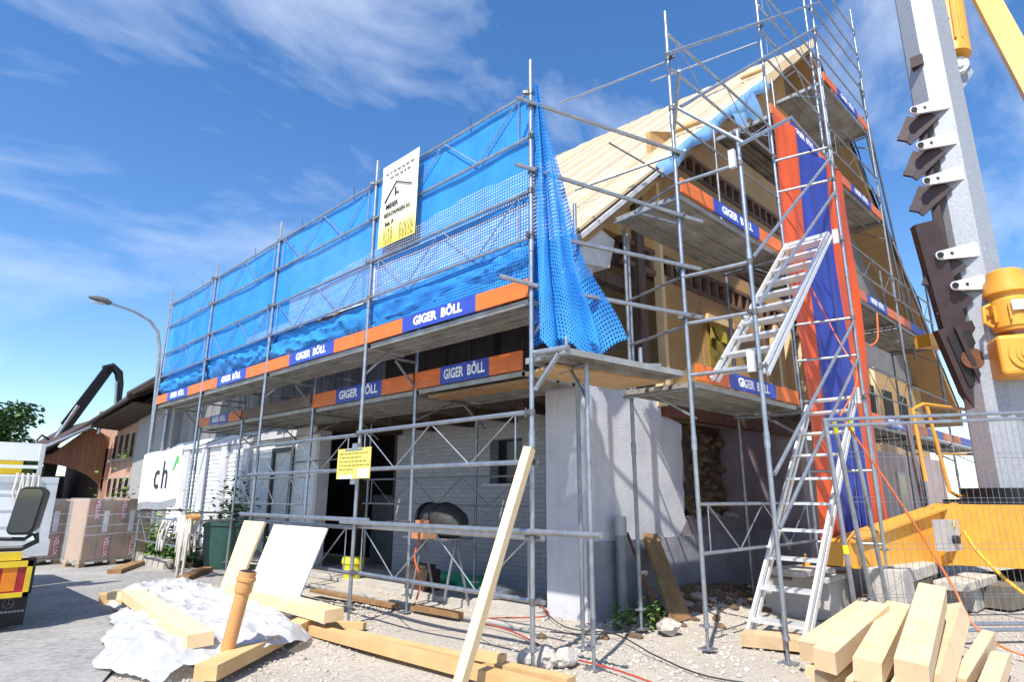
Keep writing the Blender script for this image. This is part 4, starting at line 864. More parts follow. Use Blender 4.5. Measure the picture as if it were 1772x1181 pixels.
# mesh fence
FN = thing('mesh_fence', G(1.45, -.97, 0), 'galvanised mesh site fence panel with double top rail', 'fence')
fa, fb = (1.45, -.97), (4.2, -3.25)
FP_ = lambda t, z: G(fa[0]+(fb[0]-fa[0])*t, fa[1]+(fb[1]-fa[1])*t, z)
for z in (2.36, 2.29): rail(FN, FP_(-.04, z), FP_(1, z+.18), .021, name='top_rail')
for z in (.06, .0): rail(FN, FP_(.12, .12+z), FP_(1.0, .12+z), .021, name='bottom_rail')
rail(FN, FP_(1, 0), FP_(1, 2.52), .021, name='frame_post')
wires = MB()
for i in range(46): t_ = .02+i*.0215; wires.tube(FP_(t_, .15), FP_(t_+.001*math.sin(i), 2.30+.16*t_), .0022, 4, cap=False)
for z in (.45, .48, .95, 1.0, 1.45, 1.5, 1.95, 2.0): wires.tube(FP_(.02, z), FP_(1, z), .0024, 4, cap=False)
wires.build('wire_mesh', GALV, FN)
for i, (a, b_) in enumerate((((1.27, -.93, 2.36), (1.52, -.93, .0)), ((1.61, -.91, 2.35), (2.15, -.92, .0)), ((2.19, -.90, 2.42), (2.67, -.92, .0)))):
    fpst = solo('fence_post', MB().tube(G(*a), G(*b_), .026, 12), GALV, G(b_[0], b_[1], b_[2]), ['fence post with plain top at the end of the mesh', 'middle of three fence posts with a yellow cap', 'yellow capped fence post standing next to the crane outrigger'][i], 'fence post', smooth=True)
    if i: MB().tube(G(a[0]+(b_[0]-a[0])*.05, a[1], a[2]-.12), G(a[0], a[1], a[2]+.004), .028, 12).build('yellow_cap', mat('cap_yellow', (.55, .55, .03), .5), fpst)
    else: MB().tube(G(1.425, -.93, .90), G(1.415, -.93, .99), .029, 12).build('yellow_tape', mat('tape_yellow', (.8, .8, .02), .5), fpst)
pf_ = solo('fence_post', MB().tube(G(7.2, -.4, .05), G(6.3, -.5, 2.75), .04, 12), GALV, G(7.2, -.4, 0), 'thicker steel post leaning behind the mesh by the crane', 'fence post', smooth=True)

# ================================================================== tower crane (right)
MX, MY = 8.55, -2.72
CR = thing('tower_crane', (MX, MY, 0), 'self erecting crane with galvanised octagonal mast and yellow base', 'crane')
def octo(x, y, z, r): return [Vector((x+r*math.cos(R_(22.5+45*k+10)), y+r*math.sin(R_(22.5+45*k+10)), z)) for k in range(8)]
def mastseg(x0, y0, z0, r0, x1, y1, z1, r1, nm='mast'):
    b = MB(); b.add(octo(x0, y0, z0, r0)+octo(x1, y1, z1, r1), [tuple(range(8))[::-1], tuple(range(8, 16))]+[(k, (k+1) % 8, 8+(k+1) % 8, 8+k) for k in range(8)]); return b.build(nm, SPANGLE, CR)
mo = mastseg(MX+.05, MY, 1.3, .46, MX-.15, MY-.02, 14.5, .39)
mr = rt; mf = Vector((math.cos(HEAD), math.sin(HEAD), 0))         # sideways and depth axes of the brackets on the mast
ml = Vector((-.42, .05, 0)); side = Vector((-.66, .75, 0)).normalized(); face = Vector((-.92, -.38, 0)).normalized()
def lug(z, L_=.85, drop=0.):
    c = Vector((MX-.12*(z/14.5), MY, z))+face*.42; e = c+side*L_*.62+Vector((0, 0, -.08+drop)); f_ = c-side*L_*.04+Vector((0, 0, .08))
    q = MB(); prof = []
    d = (e-f_).normalized(); w = Vector((0, 0, 1)); w = (w-d*w.dot(d)).normalized()
    for k in range(9): t_ = R_(90+22.5*k); prof.append(f_+(-d*-math.cos(t_)*.14*1 if False else d*math.cos(t_)*.13)+w*math.sin(t_)*.13)
    for k in range(9): t_ = R_(-90+22.5*k); prof.append(e+d*math.cos(t_)*.075+w*math.sin(t_)*.075)
    q.poly(prof, -face*.05); o = q.build('lug_plate', mat('lug_white', (.72, .72, .72), .5, .2, .05), CR)
    MB().tube(e-face*.07, e+face*.03, .05, 14).build('pin', DARKST, o, True); MB().tube(e+d*-.2-face*.03, e+d*-.2+face*.008, .03, 12).build('pin_hole', BLACK_P, o, True)
    q = MB(); g0 = e-face*.30+Vector((0, 0, -.45)); q.bar(e-face*.25, g0+side*.22, .16, .06, face); q.bar(c-face*.1+side*.25+Vector((0, 0, -.1)), g0+side*.18, .28, .05, face); q.build('lug_arm', BROWNST, CR)
for z, dr in ((8.42, 0), (7.70, 0), (7.0, 0), (5.55, .05)): lug(z, .95, dr)
lug(4.95, .7, .1)
MB().box((MX-.52, MY+.05, 9.4), (MX-.30, MY+.25, 9.62)).build('stop_block', BROWNST, CR)
MB().bar(Vector((MX-.12, MY, 5.6))+side*.40+face*.12, Vector((MX-.14, MY, 8.5))+side*.38+face*.10, .12, .12).build('mast_shade_bar', BROWNST, CR)  # brown bar added as the mast's dark shaded side, joining the lug arms
# brown folding arm
pts = [Vector((7.75, -2.28, 6.1)), Vector((7.95, -2.32, 5.3)), Vector((8.15, -2.38, 4.3)), Vector((8.4, -2.55, 3.3)), Vector((8.75, -2.95, 2.1))]
q = MB()
for a, b_ in zip(pts[:-1], pts[1:]): q.bar(a+(a-b_).normalized()*.06, b_+(b_-a).normalized()*.06, .34 if a.z > 4.4 else .52, .3, face)
ar = q.build('folding_arm', BROWNST, CR)
q = MB(); c = Vector((8.26, -2.52, 3.75))+face*.2; q.tube(c-face*.06, c-face*.015, .17, 24); q.build('sheave', RUST, ar, True)
q = MB(); q.bar(pts[2].lerp(pts[3], .1)+face*.17, pts[2].lerp(pts[3], .95)+face*.17, .34, .02, face); q.build('sheave_recess', BLACK_P, ar)
MB().bar(pts[2].lerp(pts[3], .0)+face*.2, pts[2].lerp(pts[3], 1.05)+face*.24, .07, .05, face).build('sheave_bar', BROWNST, ar)
q = MB(); q.bar(Vector((7.9, -2.2, 5.5))+face*.1, Vector((8.1, -2.3, 4.75))+face*.12, .06, .16, face); q.build('arm_rib', DARKST, ar)
# yellow slewing motor and gearbox
c = Vector((8.10, -3.20, 4.1)); mo2 = MB().lathe(c, [(.27, 0), (.28, .05), (.30, .06), (.30, .5), (.28, .52), (.28, .60), (.34, .62), (.34, .68), (.31, .80), (.31, .84), (.26, .86), (.25, 1.0), (.18, 1.04)], 28).build('motor', YEL, CR, True)
for k in range(10): t_ = R_(36*k); d = Vector((math.cos(t_), math.sin(t_), 0)); MB().bar(c+d*.33+Vector((0, 0, .14)), c+d*.33+Vector((0, 0, .42)), .02, .05, d).build('cooling_rib', YEL, mo2)
MB().bar(c+face*.33+Vector((0, 0, .28)), c+face*.33+Vector((0, 0, .45)), .2, .02, face).build('name_plate', mat('plate_steel', (.75, .76, .72), .3, .6), mo2)
MB().path([c+side*.33+Vector((0, 0, .45)), c+side*.44+Vector((0, 0, .4)), c+side*.46+Vector((0, 0, .15)), c+side*.34+Vector((0, 0, .08))], .03, 8).build('pipe_elbow', YEL, mo2, True)
gb = MB().bar(c+Vector((0, 0, -.42))-face*.3, c+Vector((0, 0, -.42))+face*.28, .72, .66, (0, 0, 1)).build('gearbox', YEL, CR); bv = gb.modifiers.new('bevel', 'BEVEL'); bv.width = .07; bv.segments = 3
for r0, l in ((.25, .31), (.16, .325), (.10, .345)): MB().tube(c+Vector((0, 0, -.42))+face*.2, c+Vector((0, 0, -.42))+face*l, r0, 28).build('gear_cover', YEL, gb, True)
# hydraulic cylinder and upper boom
a, b_ = Vector((9.2, -3.06, 9.75)), Vector((9.45, -3.2, 14.5))
cyl = MB().tube(a+Vector((0, 0, .25)), b_, .27, 20).build('hydraulic_cylinder', YEL, CR, True)
for dx in (-.1, .02): MB().tube(a+face*.27+side*dx+Vector((0, 0, .5)), b_+face*.27+side*dx, .025, 8).build('hydraulic_line', YELD, cyl, True)
MB().path([a+side*.1+face*.28+Vector((0, 0, .9)), a+side*.35+face*.3+Vector((0, 0, 1.6)), a+side*.45+face*.2+Vector((0, 0, 2.1)), a+side*.2+face*.25+Vector((0, 0, 2.6))], .03, 8).build('hose', BLACK_P, cyl, True)
q = MB(); q.poly([a+Vector((0, 0, .25))-side*.2, a+Vector((0, 0, -.1))-side*.3, a+Vector((0, 0, -.75))+side*.15, a+Vector((0, 0, -.65))+side*.6, a+Vector((0, 0, .3))+side*.6], -face*.12); q.build('cylinder_foot', SPANGLE, CR)
MB().tube(a-face*.3, a+face*.12, .17, 20).build('cylinder_pin', mat('lug_white', (.72, .72, .72), .5), CR, True); MB().tube(a+face*.1, a+face*.16, .08, 16).build('pin_cap', mat('plate_steel', (.75, .76, .72), .3, .6), CR, True)
MB().bar((7.75, -3.62, 10.6), (6.75, -4.1, 7.2), .30, .32, face, roll=.35).build('folded_jib', YEL, CR)
# base frame and outrigger
def ub(p0, p1, w, h, nm='outrigger', m=YEL): return MB().bar(p0, p1, w, h).build(nm, m, CR)
ou = MB().add([G(2.9, -.12, .62), G(2.9, -.42, .62), G(2.9, -.42, .92), G(2.9, -.12, .92), G(6.2, -.72, .50), G(6.2, -1.05, .50), G(6.2, -1.05, 1.40), G(6.2, -.72, 1.40), G(9.5, -1.3, .50), G(9.5, -1.62, .5), G(9.5, -1.62, 1.45), G(9.5, -1.3, 1.45)],
    [(0, 1, 2, 3), (0, 4, 5, 1), (1, 5, 6, 2), (2, 6, 7, 3), (3, 7, 4, 0), (4, 8, 9, 5), (5, 9, 10, 6), (6, 10, 11, 7), (7, 11, 8, 4), (8, 11, 10, 9)]).build('outrigger', YEL, CR)
MB().bar(G(3.0, -.45, .93), G(6.2, -1.08, 1.42), .12, .03).build('top_flange', YEL, ou); MB().bar(G(3.0, -.45, .61), G(6.2, -1.08, .49), .10, .03).build('bottom_flange', YELD, ou)
MB().bar(G(5.2, -1.02, .85), G(5.9, -1.18, 1.12), .07, .1).build('hydraulic_strut', YEL, ou); MB().path([G(5.9, -1.18, 1.1), G(6.1, -1.22, 1.0), G(6.3, -1.25, .72), G(6.5, -1.3, .65), G(6.55, -1.3, .95)], .022, 8).build('hose', RUST, ou, True)
sb = MB().bar(G(4.55, -1.12, .98), G(4.95, -1.20, .98), .16, .42).build('switch_box', mat('box_grey', (.50, .52, .53), .45, .3, .08), CR)
MB().tube(G(4.74, -1.2, .92), G(4.72, -1.30, .92), .06, 18).build('socket', BLACK_P, sb, True)
tri = MB(); p = G(4.78, -1.262, 1.10); tri.poly([p-GU*.05, p+GU*.05, p+Vector((0, 0, .09))], -GV*.004); tri.build('warning_triangle', mat('sign_warn', (.85, .72, .02), .5), sb)
ub((7.6, -2.9, .95), (10.6, -2.4, .95), 2.2, .9, 'base_frame', YELD); MB().lathe((MX, MY, 1.35), [(.95, 0), (.95, .12), (.7, .13), (.7, .3)], 28).build('slew_ring', DARKST, CR, True)
ub(G(5.2, -1.2, .15), G(8.2, -1.9, .15), 1.0, .3, 'ballast', mat('dark_concrete', (.16, .14, .11), .9, 0, .2, 4))
def gr(pts, nm='guard_rail', r=.03): MB().path(pts, r, 8).build(nm, YEL, CR, True)
gr([G(5.55, -.82, 1.75), G(5.5, -.8, 2.9), G(5.75, -.9, 3.0), G(7.6, -1.3, 3.02), G(9.6, -1.7, 3.05)]); gr([G(5.75, -.95, 2.95), G(6.1, -1.0, 1.6), G(6.4, -1.05, 1.52), G(9.6, -1.75, 1.55)]); gr([G(6.0, -.98, 2.2), G(9.6, -1.75, 2.28)], r=.02)
for u in (7.6, 8.2, 8.9): gr([G(u, -1.3-(u-7.6)*.2, 1.3), G(u, -1.3-(u-7.6)*.2, 3.0)], 'guard_post', .035)
MB().bar(G(8.3, -.5, 4.6), G(11.6, -1.3, 4.9), .3, .26).build('cross_beam', YELD, CR)
# crane access ladder seen between scaffold and mast
ld = thing('ladder', G(10.6, -.8, 2.4), 'dark steel ladder with grey rungs between scaffold and mast', 'ladder')
for du in (0, .75): MB().bar(G(9.9+du, -.75-du*.3, 9.6), G(10.9+du, -.8-du*.3, 2.4), .06, .08).build('stringer', GALV_D, ld)
for i in range(14):
    z = 2.8+i*.5; k = (9.6-z)/7.2; MB().bar(G(9.9+k, -.75, z), G(10.65+k, -.98, z+.05), .12, .06).build('rung', GALV_D, ld)
# red lattice hoist mast far behind
hm = thing('hoist_mast', G(15.5, -.2, 0), 'red lattice hoist mast far behind the gable scaffold', 'hoist'); HR = mat('hoist_red', (.50, .07, .03), .5)
for du, dv2 in ((0, 0), (.7, 0), (0, .7), (.7, .7)): MB().tube(G(15.2+du, -.6+dv2, 0), G(15.2+du, -.6+dv2, 9.2), .045, 8).build('chord', HR, hm)
q = MB()
for i in range(18):
    z = .3+i*.5; q.tube(G(15.2, -.6, z), G(15.9, -.6, z+.5), .025, 5); q.tube(G(15.2, -.6, z+.5), G(15.2, .1, z), .025, 5); q.tube(G(15.9, -.6, z), G(15.2, -.6, z), .025, 5)
q.build('lattice', HR, hm)

# ================================================================== street side (left)
# flat-bed truck seen from behind
TY = 5.2
TR = thing('truck', (-3.9, 5.2, 0), 'white flatbed truck seen from behind with slatted headboard', 'truck')
TW = mat('truck_white', (.74, .76, .78), .35, .1, .05, 2); TA = mat('truck_alu', (.60, .62, .64), .4, .5, .08, 5)
MB().box((-4.9, TY, .98), (-2.74, TY+.04, 1.62)).build('tailgate', TW, TR)
for z in (1.12, 1.3, 1.48): MB().box((-4.9, TY-.006, z), (-2.76, TY, z+.02)).build('gate_rib', TA, TR)
MB().box((-2.78, TY+.04, .98), (-2.74, TY+3.4, 1.5)).build('side_board', TW, TR); MB().box((-4.9, TY-.03, .80), (-2.70, TY+3.5, .98)).build('bed_frame', TA, TR)
MB().box((-4.88, TY+.1, .99), (-2.8, TY+3.4, 1.02)).build('bed_floor', TA, TR)
MB().box((-2.84, TY-.02, .9), (-2.72, TY+.06, 1.68)).build('corner_stanchion', TA, TR); MB().box((-4.9, TY-.025, 1.62), (-2.72, TY+.05, 1.69)).build('top_rail', TA, TR)
# slatted rack at the front of the bed
for z in (1.60, 1.73, 1.88): MB().box((-4.9, TY+3.1, z), (-2.42, TY+3.15, z+.05)).build('rack_slat', TW, TR)
MB().box((-4.9, TY+3.1, 2.0), (-2.40, TY+3.16, 2.27)).build('rack_panel', TW, TR)
for x in (-2.46, -3.1, -4.0): MB().box((x, TY+3.08, 1.0), (x+.06, TY+3.1, 2.27)).build('rack_post', TA, TR)
MB().box((-2.95, TY+3.3, 1.03), (-2.62, TY+3.6, 2.0)).build('yellow_load', mat('load_yellow', (.75, .55, .03), .5), TR)
# tail: under-run bar with lamps, mud flap, wheel
MB().box((-4.9, TY-.08, .40), (-2.80, TY+.06, .78)).build('tail_bar', DARKST, TR)
lamp = MB().box((-3.42, TY-.13, .42), (-2.88, TY-.08, .72)).build('tail_lamp', mat('lamp_red', (.36, .012, .02), .2), TR)
MB().box((-3.1, TY-.134, .45), (-2.97, TY-.128, .70)).build('indicator', mat('lamp_amber', (.75, .22, .01), .2), lamp)
q = MB(); YF = mat('frame_yellow', (.70, .50, .02), .4)
for a, b_ in (((-3.5, .70), (-2.84, .76)), ((-3.5, .38), (-2.84, .43)), ((-2.89, .38), (-2.84, .76))): q.box((a[0], TY-.15, a[1]), (b_[0], TY-.10, b_[1]))
q.build('lamp_guard', YF, lamp)
MB().box((-3.4, TY-.10, .77), (-2.95, TY-.05, .86)).build('reflector', YF, TR)
mfp = MB().box((-3.3, TY+.10, .05), (-2.79, TY+.13, .40)).build('mud_flap', RUBBER, TR)
FL = mat('flap_print', (.30, .30, .31), .5); q = MB(); c = Vector((-2.96, TY+.098, .29))
for k in range(24): t0, t1 = R_(15*k), R_(15*k+15); q.bar(c+Vector((math.cos(t0), 0, math.sin(t0)))*.05, c+Vector((math.cos(t1), 0, math.sin(t1)))*.05, .003, .006, (0, 1, 0))
for k in range(3): t0 = R_(90+120*k); q.bar(c, c+Vector((math.cos(t0), 0, math.sin(t0)))*.048, .003, .008, (0, 1, 0))
q.build('star_emblem', FL, mfp); q = MB(); x = -3.1
while x < -2.82: l = random.uniform(.015, .03); q.box((x, TY+.097, .19), (x+l, TY+.0995, .212)); x += l+.008
q.build('print_line', FL, mfp)
wh = MB().tube((-3.2, TY+.55, .36), (-2.86, TY+.55, .36), .36, 28).build('wheel', RUBBER, TR, True); MB().tube((-2.87, TY+.55, .36), (-2.85, TY+.55, .36), .2, 20).build('rim', TA, wh, True)
w2 = MB().tube((-4.75, TY+.55, .36), (-4.45, TY+.55, .36), .36, 28).build('wheel', RUBBER, TR, True); MB().tube((-4.77, TY+.55, .36), (-4.74, TY+.55, .36), .2, 20).build('rim', TA, w2, True)
for x in (-3.0, -4.6):
    w_ = MB().tube((x-.13, TY+4.6, .36), (x+.13, TY+4.6, .36), .36, 28).build('wheel', RUBBER, TR, True); MB().tube((x-.14, TY+4.6, .36), (x+.14, TY+4.6, .36), .2, 20).build('rim', TA, w_, True)
CB = mat('cab_blue', (.04, .12, .40), .3, .1, .05)
MB().poly([(-4.8, TY+3.7, .6), (-4.8, TY+5.6, .6), (-4.8, TY+5.6, 1.25), (-4.8, TY+5.1, 1.95), (-4.8, TY+3.7, 2.0)], (1.95, 0, 0)).build('cab', TW, TR)
MB().poly([(-2.84, TY+4.1, 1.3), (-2.84, TY+5.1, 1.3), (-2.84, TY+4.9, 1.85), (-2.84, TY+4.1, 1.88)], (.01, 0, 0)).build('side_window', mat('dark_glass', (.02, .022, .025), .12), TR)
# tie-down rope bundle on the tailgate
ROPE = mat('rope_white', (.66, .63, .56), .8)
rp_ = thing('rope', (-3.1, TY-.05, 1.68), 'white rope bundle hung over the truck tailgate', 'rope')
for i in range(4):
    x = -3.12+.05*i; MB().path([(x, TY+.03, 1.72), (x, TY-.05, 1.72), (x-.02, TY-.05, 1.5-.06*i), (x+.03, TY-.06, 1.36-.05*i), (x+.07, TY-.05, 1.5-.03*i), (x+.05, TY-.05, 1.70)], .012, 7).build('strand', ROPE, rp_, True)
# near van whose wing mirror reaches into the picture
VN = thing('van', (-4.75, -.4, 0), 'dark van cab with a large black wing mirror on a tube arm', 'van')
VB = mat('van_grey', (.10, .11, .12), .35, .1, .05); BLK = mat('mirror_black', (.02, .02, .021), .45, 0, .05)
hx = Vector((-3.835, -.395, 1.425)); mdir = rt*.96+mf*.27; mn = Vector((0, 0, 1))
q = MB()
def rr(w, h, r, n=6):
    P = []
    for cxx, czz, a0 in ((w-r, h-r, 0), (-w+r, h-r, 90), (-w+r, -h+r, 180), (w-r, -h+r, 270)):
        for k in range(n+1): t_ = R_(a0+90*k/n); P.append((cxx+r*math.cos(t_), czz+r*math.sin(t_)))
    return P
sk = lambda x, z, d: hx+mdir*(x+.12*z)+Vector((0, 0, z))+mf*d
pr0 = rr(.056, .105, .030)
qv = [sk(x, z, 0) for x, z in pr0]; qb = [sk(x*.86-.01, z*.9, .05) for x, z in pr0]; n0 = len(pr0)
q.add(qv+qb, [tuple(range(n0))[::-1], tuple(range(n0, 2*n0))]+[(i, (i+1) % n0, n0+(i+1) % n0, n0+i) for i in range(n0)])
mh = q.build('mirror_housing', BLK, VN); q = MB(); P = [sk(x*.86-.004, z*.90, -.003) for x, z in pr0]; q.poly(P, -mf*.002); q.build('mirror_glass', mat('mirror_glass', (.10, .12, .13), .05, 1., .02), mh)
MB().path([sk(.03, -.10, .05), sk(.045, -.135, .05), sk(.0, -.165, .04), sk(-.25, -.165, -.02), (-4.62, -.95, 1.15)], .012, 10).build('mirror_arm', BLK, VN, True); MB().path([sk(.02, -.10, .05), sk(.0, -.125, .04), sk(-.25, -.115, -.02), (-4.62, -.93, 1.28)], .009, 10).build('mirror_arm', BLK, VN, True)
MB().poly([(-4.62, -2.6, .5), (-4.62, -.35, .5), (-4.62, -.3, 1.15), (-4.62, -.8, 1.25), (-4.62, -1.3, 2.0), (-4.62, -2.6, 2.05)][::-1], (-1.8, 0, 0)).build('cab', VB, VN) if False else None
MB().poly([(-4.66, -.95, .45), (-4.66, 1.1, .45), (-4.66, 1.1, 1.1), (-4.66, .3, 1.25), (-4.66, -.35, 2.0), (-4.66, -.95, 2.05)], (-1.85, 0, 0)).build('cab', VB, VN)
MB().poly([(-4.655, -.85, 1.3), (-4.655, .2, 1.3), (-4.655, -.35, 1.88), (-4.655, -.85, 1.92)], (.004, 0, 0)).build('side_window', mat('dark_glass', (.02, .022, .025), .12), VN)
for y in (.65,): 
    w_ = MB().tube((-4.9, y, .35), (-4.64, y, .35), .35, 26).build('wheel', RUBBER, VN, True); MB().tube((-4.65, y, .35), (-4.63, y, .35), .2, 18).build('rim', TA, w_, True)
    MB().tube((-6.5, y, .35), (-6.25, y, .35), .35, 26).build('wheel', RUBBER, VN, True)
MB().box((-6.5, -.95, .2), (-4.66, -.5, .5)).build('sill', DARKST, VN)

# pallets of boxed roof windows
CARD = mat('cardboard', (.42, .26, .14), .75, 0, .08, 4, rnd=.08); REDL = mat('label_red', (.52, .02, .035), .5, 0, .04); PALW = mat('pallet_wood', (.42, .29, .16), .8, 0, .2, 5)
px_, py_ = Vector((.94, .34, 0)).normalized(), Vector((-.34, .94, 0)).normalized()
def pallet_stack(org, nx, w, dep, h, lab, lp, glabel):
    org = Vector(org); p = thing('pallet', org, lp, 'pallet')
    P = lambda a, b, z: org+px_*a+py_*b+Vector((0, 0, z))
    Wd = nx*w
    def bx(a0, b0, z0, a1, b1, z1): return MB().hexa([P(a0, b0, z0), P(a1, b0, z0), P(a1, b1, z0), P(a0, b1, z0), P(a0, b0, z1), P(a1, b0, z1), P(a1, b1, z1), P(a0, b1, z1)])
    for a in (0, Wd/2-.06, Wd-.12):
        for b_ in (0, dep-.12): bx(a, b_, .0, a+.12, b_+.12, .10).build('block', PALW, p)
    for b_ in (0, dep/2-.05, dep-.1): bx(0, b_, .1, Wd, b_+.1, .125).build('deck_board', PALW, p)
    for a in (0, Wd/2-.06, Wd-.12): bx(a, 0, .126, a+.12, dep, .14).build('deck_board', PALW, p)
    for i in range(nx):
        for j in range(1):
            a0, b0 = i*w+.014, j*dep
            o = thing('cardboard_box', P(a0, b0, .145), glabel, 'box', lab)
            bx(a0, b0, .145, a0+w-.014, b0+dep-.01, h-(.015*(i % 3))).build('carton', CARD, o)
            top = i % 2 == 0
            for zc in ((h-.22,) if top else (.145+.24,)):
                bx(a0+w*.42, b0-.004, zc-.19, a0+w-.03, b0-.001, zc+.19).build('red_label', REDL, o)
                text('VELUX', .13, WHITE_P, o, P(a0+w*.42+(w*.58-.03)/2, b0-.006, zc), (0, 0, -1), px_, bold=.003)
            if i % 2: bx(a0+.06, b0-.003, h*.5, a0+.17, b0-.001, h*.82).build('paper_label', WHITE_P, o)
    FILM = mat('shrink_film', (.85, .87, .9), .12, 0, .02)
    FILM.node_tree.nodes['Principled BSDF'].inputs['Alpha'].default_value = .20
    wf = MB(); e = .03
    def wrap(a, b_):
        t_ = a*4; k = int(t_) % 4; f_ = t_-int(t_); cs = [(-e, -e), (Wd+e, -e), (Wd+e, dep+e), (-e, dep+e), (-e, -e)]
        p0, p1 = cs[k], cs[k+1]; x, y = p0[0]+(p1[0]-p0[0])*f_, p0[1]+(p1[1]-p0[1])*f_
        return P(x, y-.012*math.sin(b_*19+a*40)*(1 if k == 0 else 0), .08+(h-.06)*b_)
    wf.grid(wrap, 40, 14); tag(wf.build('shrink_wrap', FILM, None, True, org), 'clear shrink film around '+lp.split(' carrying')[0], 'film')
    st = MB()
    for z in (.62, .80, 1.02): st.grid(lambda a, b_: P(-.035+a*(Wd+.07), -.036, z+.03*math.sin(a*2.5)+.02*b_), 14, 1)
    tag(st.build('strap', mat('strap_white', (.75, .76, .77), .4), None, False, org), 'pale straps across '+lp.split(' carrying')[0], 'strap')
pallet_stack((-.92, 11.75, 0.012), 5, .29, .55, 1.38, 'boxes on the front pallet', 'front wooden pallet carrying brown boxes with red labels', 'brown carton with red label on the front pallet')
pallet_stack((-1.62, 12.75, 0.012), 4, .29, .6, 1.36, 'boxes on the rear pallet', 'rear wooden pallet carrying brown boxes behind the truck', 'brown carton with red label on the rear pallet')

# flower bed, water butt, hose, hanging rope by the far bays
bed = MB().box((.35, 10.2, 0), (1.9, 14.2, .12)); tag(bed.build('flower_bed', mat('bed_soil', (.07, .05, .035), .95, 0, .2, 6)), kind='structure')
for i in range(11):
    y = 10.3+i*.35; solo('edging_stone', MB().hexa([(.22, y, 0), (.40, y, 0), (.40, y+.31, 0), (.22, y+.31, 0), (.24, y+.01, .17+.04*(i % 3)), (.40, y+.01, .2), (.40, y+.30, .18), (.24, y+.29, .17+.03*(i % 2))]), CONC, (.3, y, 0), 'grey edging stone in front of the flower bed', 'stone', 'edging stones of the flower bed')
GRN = mat('garden_green', (.17, .33, .06), .6, 0, .3, 6, col2=(.07, .16, .03), rnd=.25)
for i in range(13):
    x, y = .5+random.random()*.5, 10.4+i*.28; leaves('garden_plant', (x, y, .12), 170, .16, random.uniform(.5, .95), .12, GRN, 'leafy green garden plant in the flower bed', 'plant', group='plants of the flower bed')
for i in range(26):
    x, y, z = .35+random.random()*.35, 9.9+random.random()*3.4, .45+random.random()*.5
    col = i % 3; mcol = (mat('petal_yellow', (.85, .62, .02), .5), mat('petal_pink', (.62, .09, .38), .5), mat('petal_yellow', (.85, .62, .02), .5))[col]
    f = thing('flower', (x, y, .12), ('yellow', 'pink', 'yellow')[col]+' flower head in the bed behind the far pole', 'flower', ('yellow', 'pink', 'yellow')[col]+' garden flowers')
    b = MB()
    for k in range(7): t_ = 2*math.pi*k/7; d = Vector((math.cos(t_)*.4, math.sin(t_), .5)).normalized(); c = Vector((x, y, z)); s_ = Vector((-.6, math.cos(t_)*.4, .8))*.03; b.add([c, c+d*.05+s_*.5, c+d*.09, c+d*.05-s_*.5], [(0, 1, 2, 3)])
    b.stone((x-.02, y, z), .028); b.build('petals', mcol, f); MB().tube((x, y, .1), (x, y, z), .006, 5).build('stem', GRN, f)
wb = thing('water_butt', (1.25, 9.75, 0), 'dark green plastic water butt beside the flower bed', 'barrel')
MB().lathe((1.25, 9.75, 0), [(.40, 0), (.47, .35), (.50, .85), (.52, .87), (.52, .92), (.47, .93)], 28).build('tub', mat('butt_green', (.03, .085, .07), .5), wb, True)
leaves('potted_shrub', (1.25, 9.7, .9), 260, .2, .75, .15, mat('shrub_leaf', (.07, .14, .035), .55, 0, .3, 6, rnd=.2), 'bushy dark shrub growing above the water butt', 'shrub')
leaves('climbing_shrub', (1.8, 11.2, .5), 300, .28, 1.3, .13, GRN, 'tall loose shrub against the white annex wall', 'shrub')
leaves('garden_shrub', (1.7, 8.4, .05), 160, .25, .5, .12, GRN, 'low shrub at the foot of the annex near the porch', 'shrub')
hp = thing('lifting_slings', (0, 8.75, 1.0), 'bundle of white slings hung over the far scaffold rail', 'sling')
for i in range(8):
    y = 8.2+.09*i; z1 = 1.06; dz = .35+.12*((i*5) % 7); MB().path([(.06, y, z1-dz*.6), (.04, y, z1), (-.02, y+.02, z1+.05), (-.08, y+.03, z1), (-.10, y-.02, z1-dz*.7), (-.08, y+.05, z1-dz), (-.05, y+.1, z1-dz*.8), (-.07, y+.08, z1-.1)], .022, 8).build('sling', ROPE, hp, True)
for i in range(3): MB().path([(-.09, 9.2+i*.18, 1.0), (-.12, 9.3+i*.2, .8), (-.12, 9.45+i*.16, .45), (-.1, 9.6+i*.1, .75), (-.06, 9.75, 1.0)], .018, 8).build('loop', ROPE, hp, True)
for y in (8.2, 8.42): MB().tube((-.10, y, 1.08), (.04, y, 1.10), .06, 16).build('hose_end', mat('hose_end', (.55, .30, .10), .5), hp, True)

# street lamp
SL_ = thing('street_lamp', (.62, 13.5, 0), 'tall grey street lamp with a curved arm', 'lamp')
MB().path([(.62, 13.5, 0), (.60, 13.5, 2.5), (.5, 13.5, 4.6), (.46, 13.5, 5.2), (.36, 13.5, 5.62), (.14, 13.5, 5.88), (-.25, 13.5, 6.05), (-.82, 13.5, 6.15)], [.07, .065, .05, .045, .04, .036, .033, .03], 12).build('pole', GALV, SL_, True)
MB().path([(-.78, 13.5, 6.14), (-.88, 13.5, 6.17), (-1.1, 13.5, 6.20), (-1.27, 13.5, 6.20)], [.05, .085, .08, .03], 12).build('lamp_head', mat('lamp_grey', (.12, .12, .13), .5), SL_, True)
MB().box((-1.2, 13.46, 6.08), (-.9, 13.54, 6.115)).build('lamp_glass', mat('lamp_glass', (.6, .6, .6), .2), SL_)

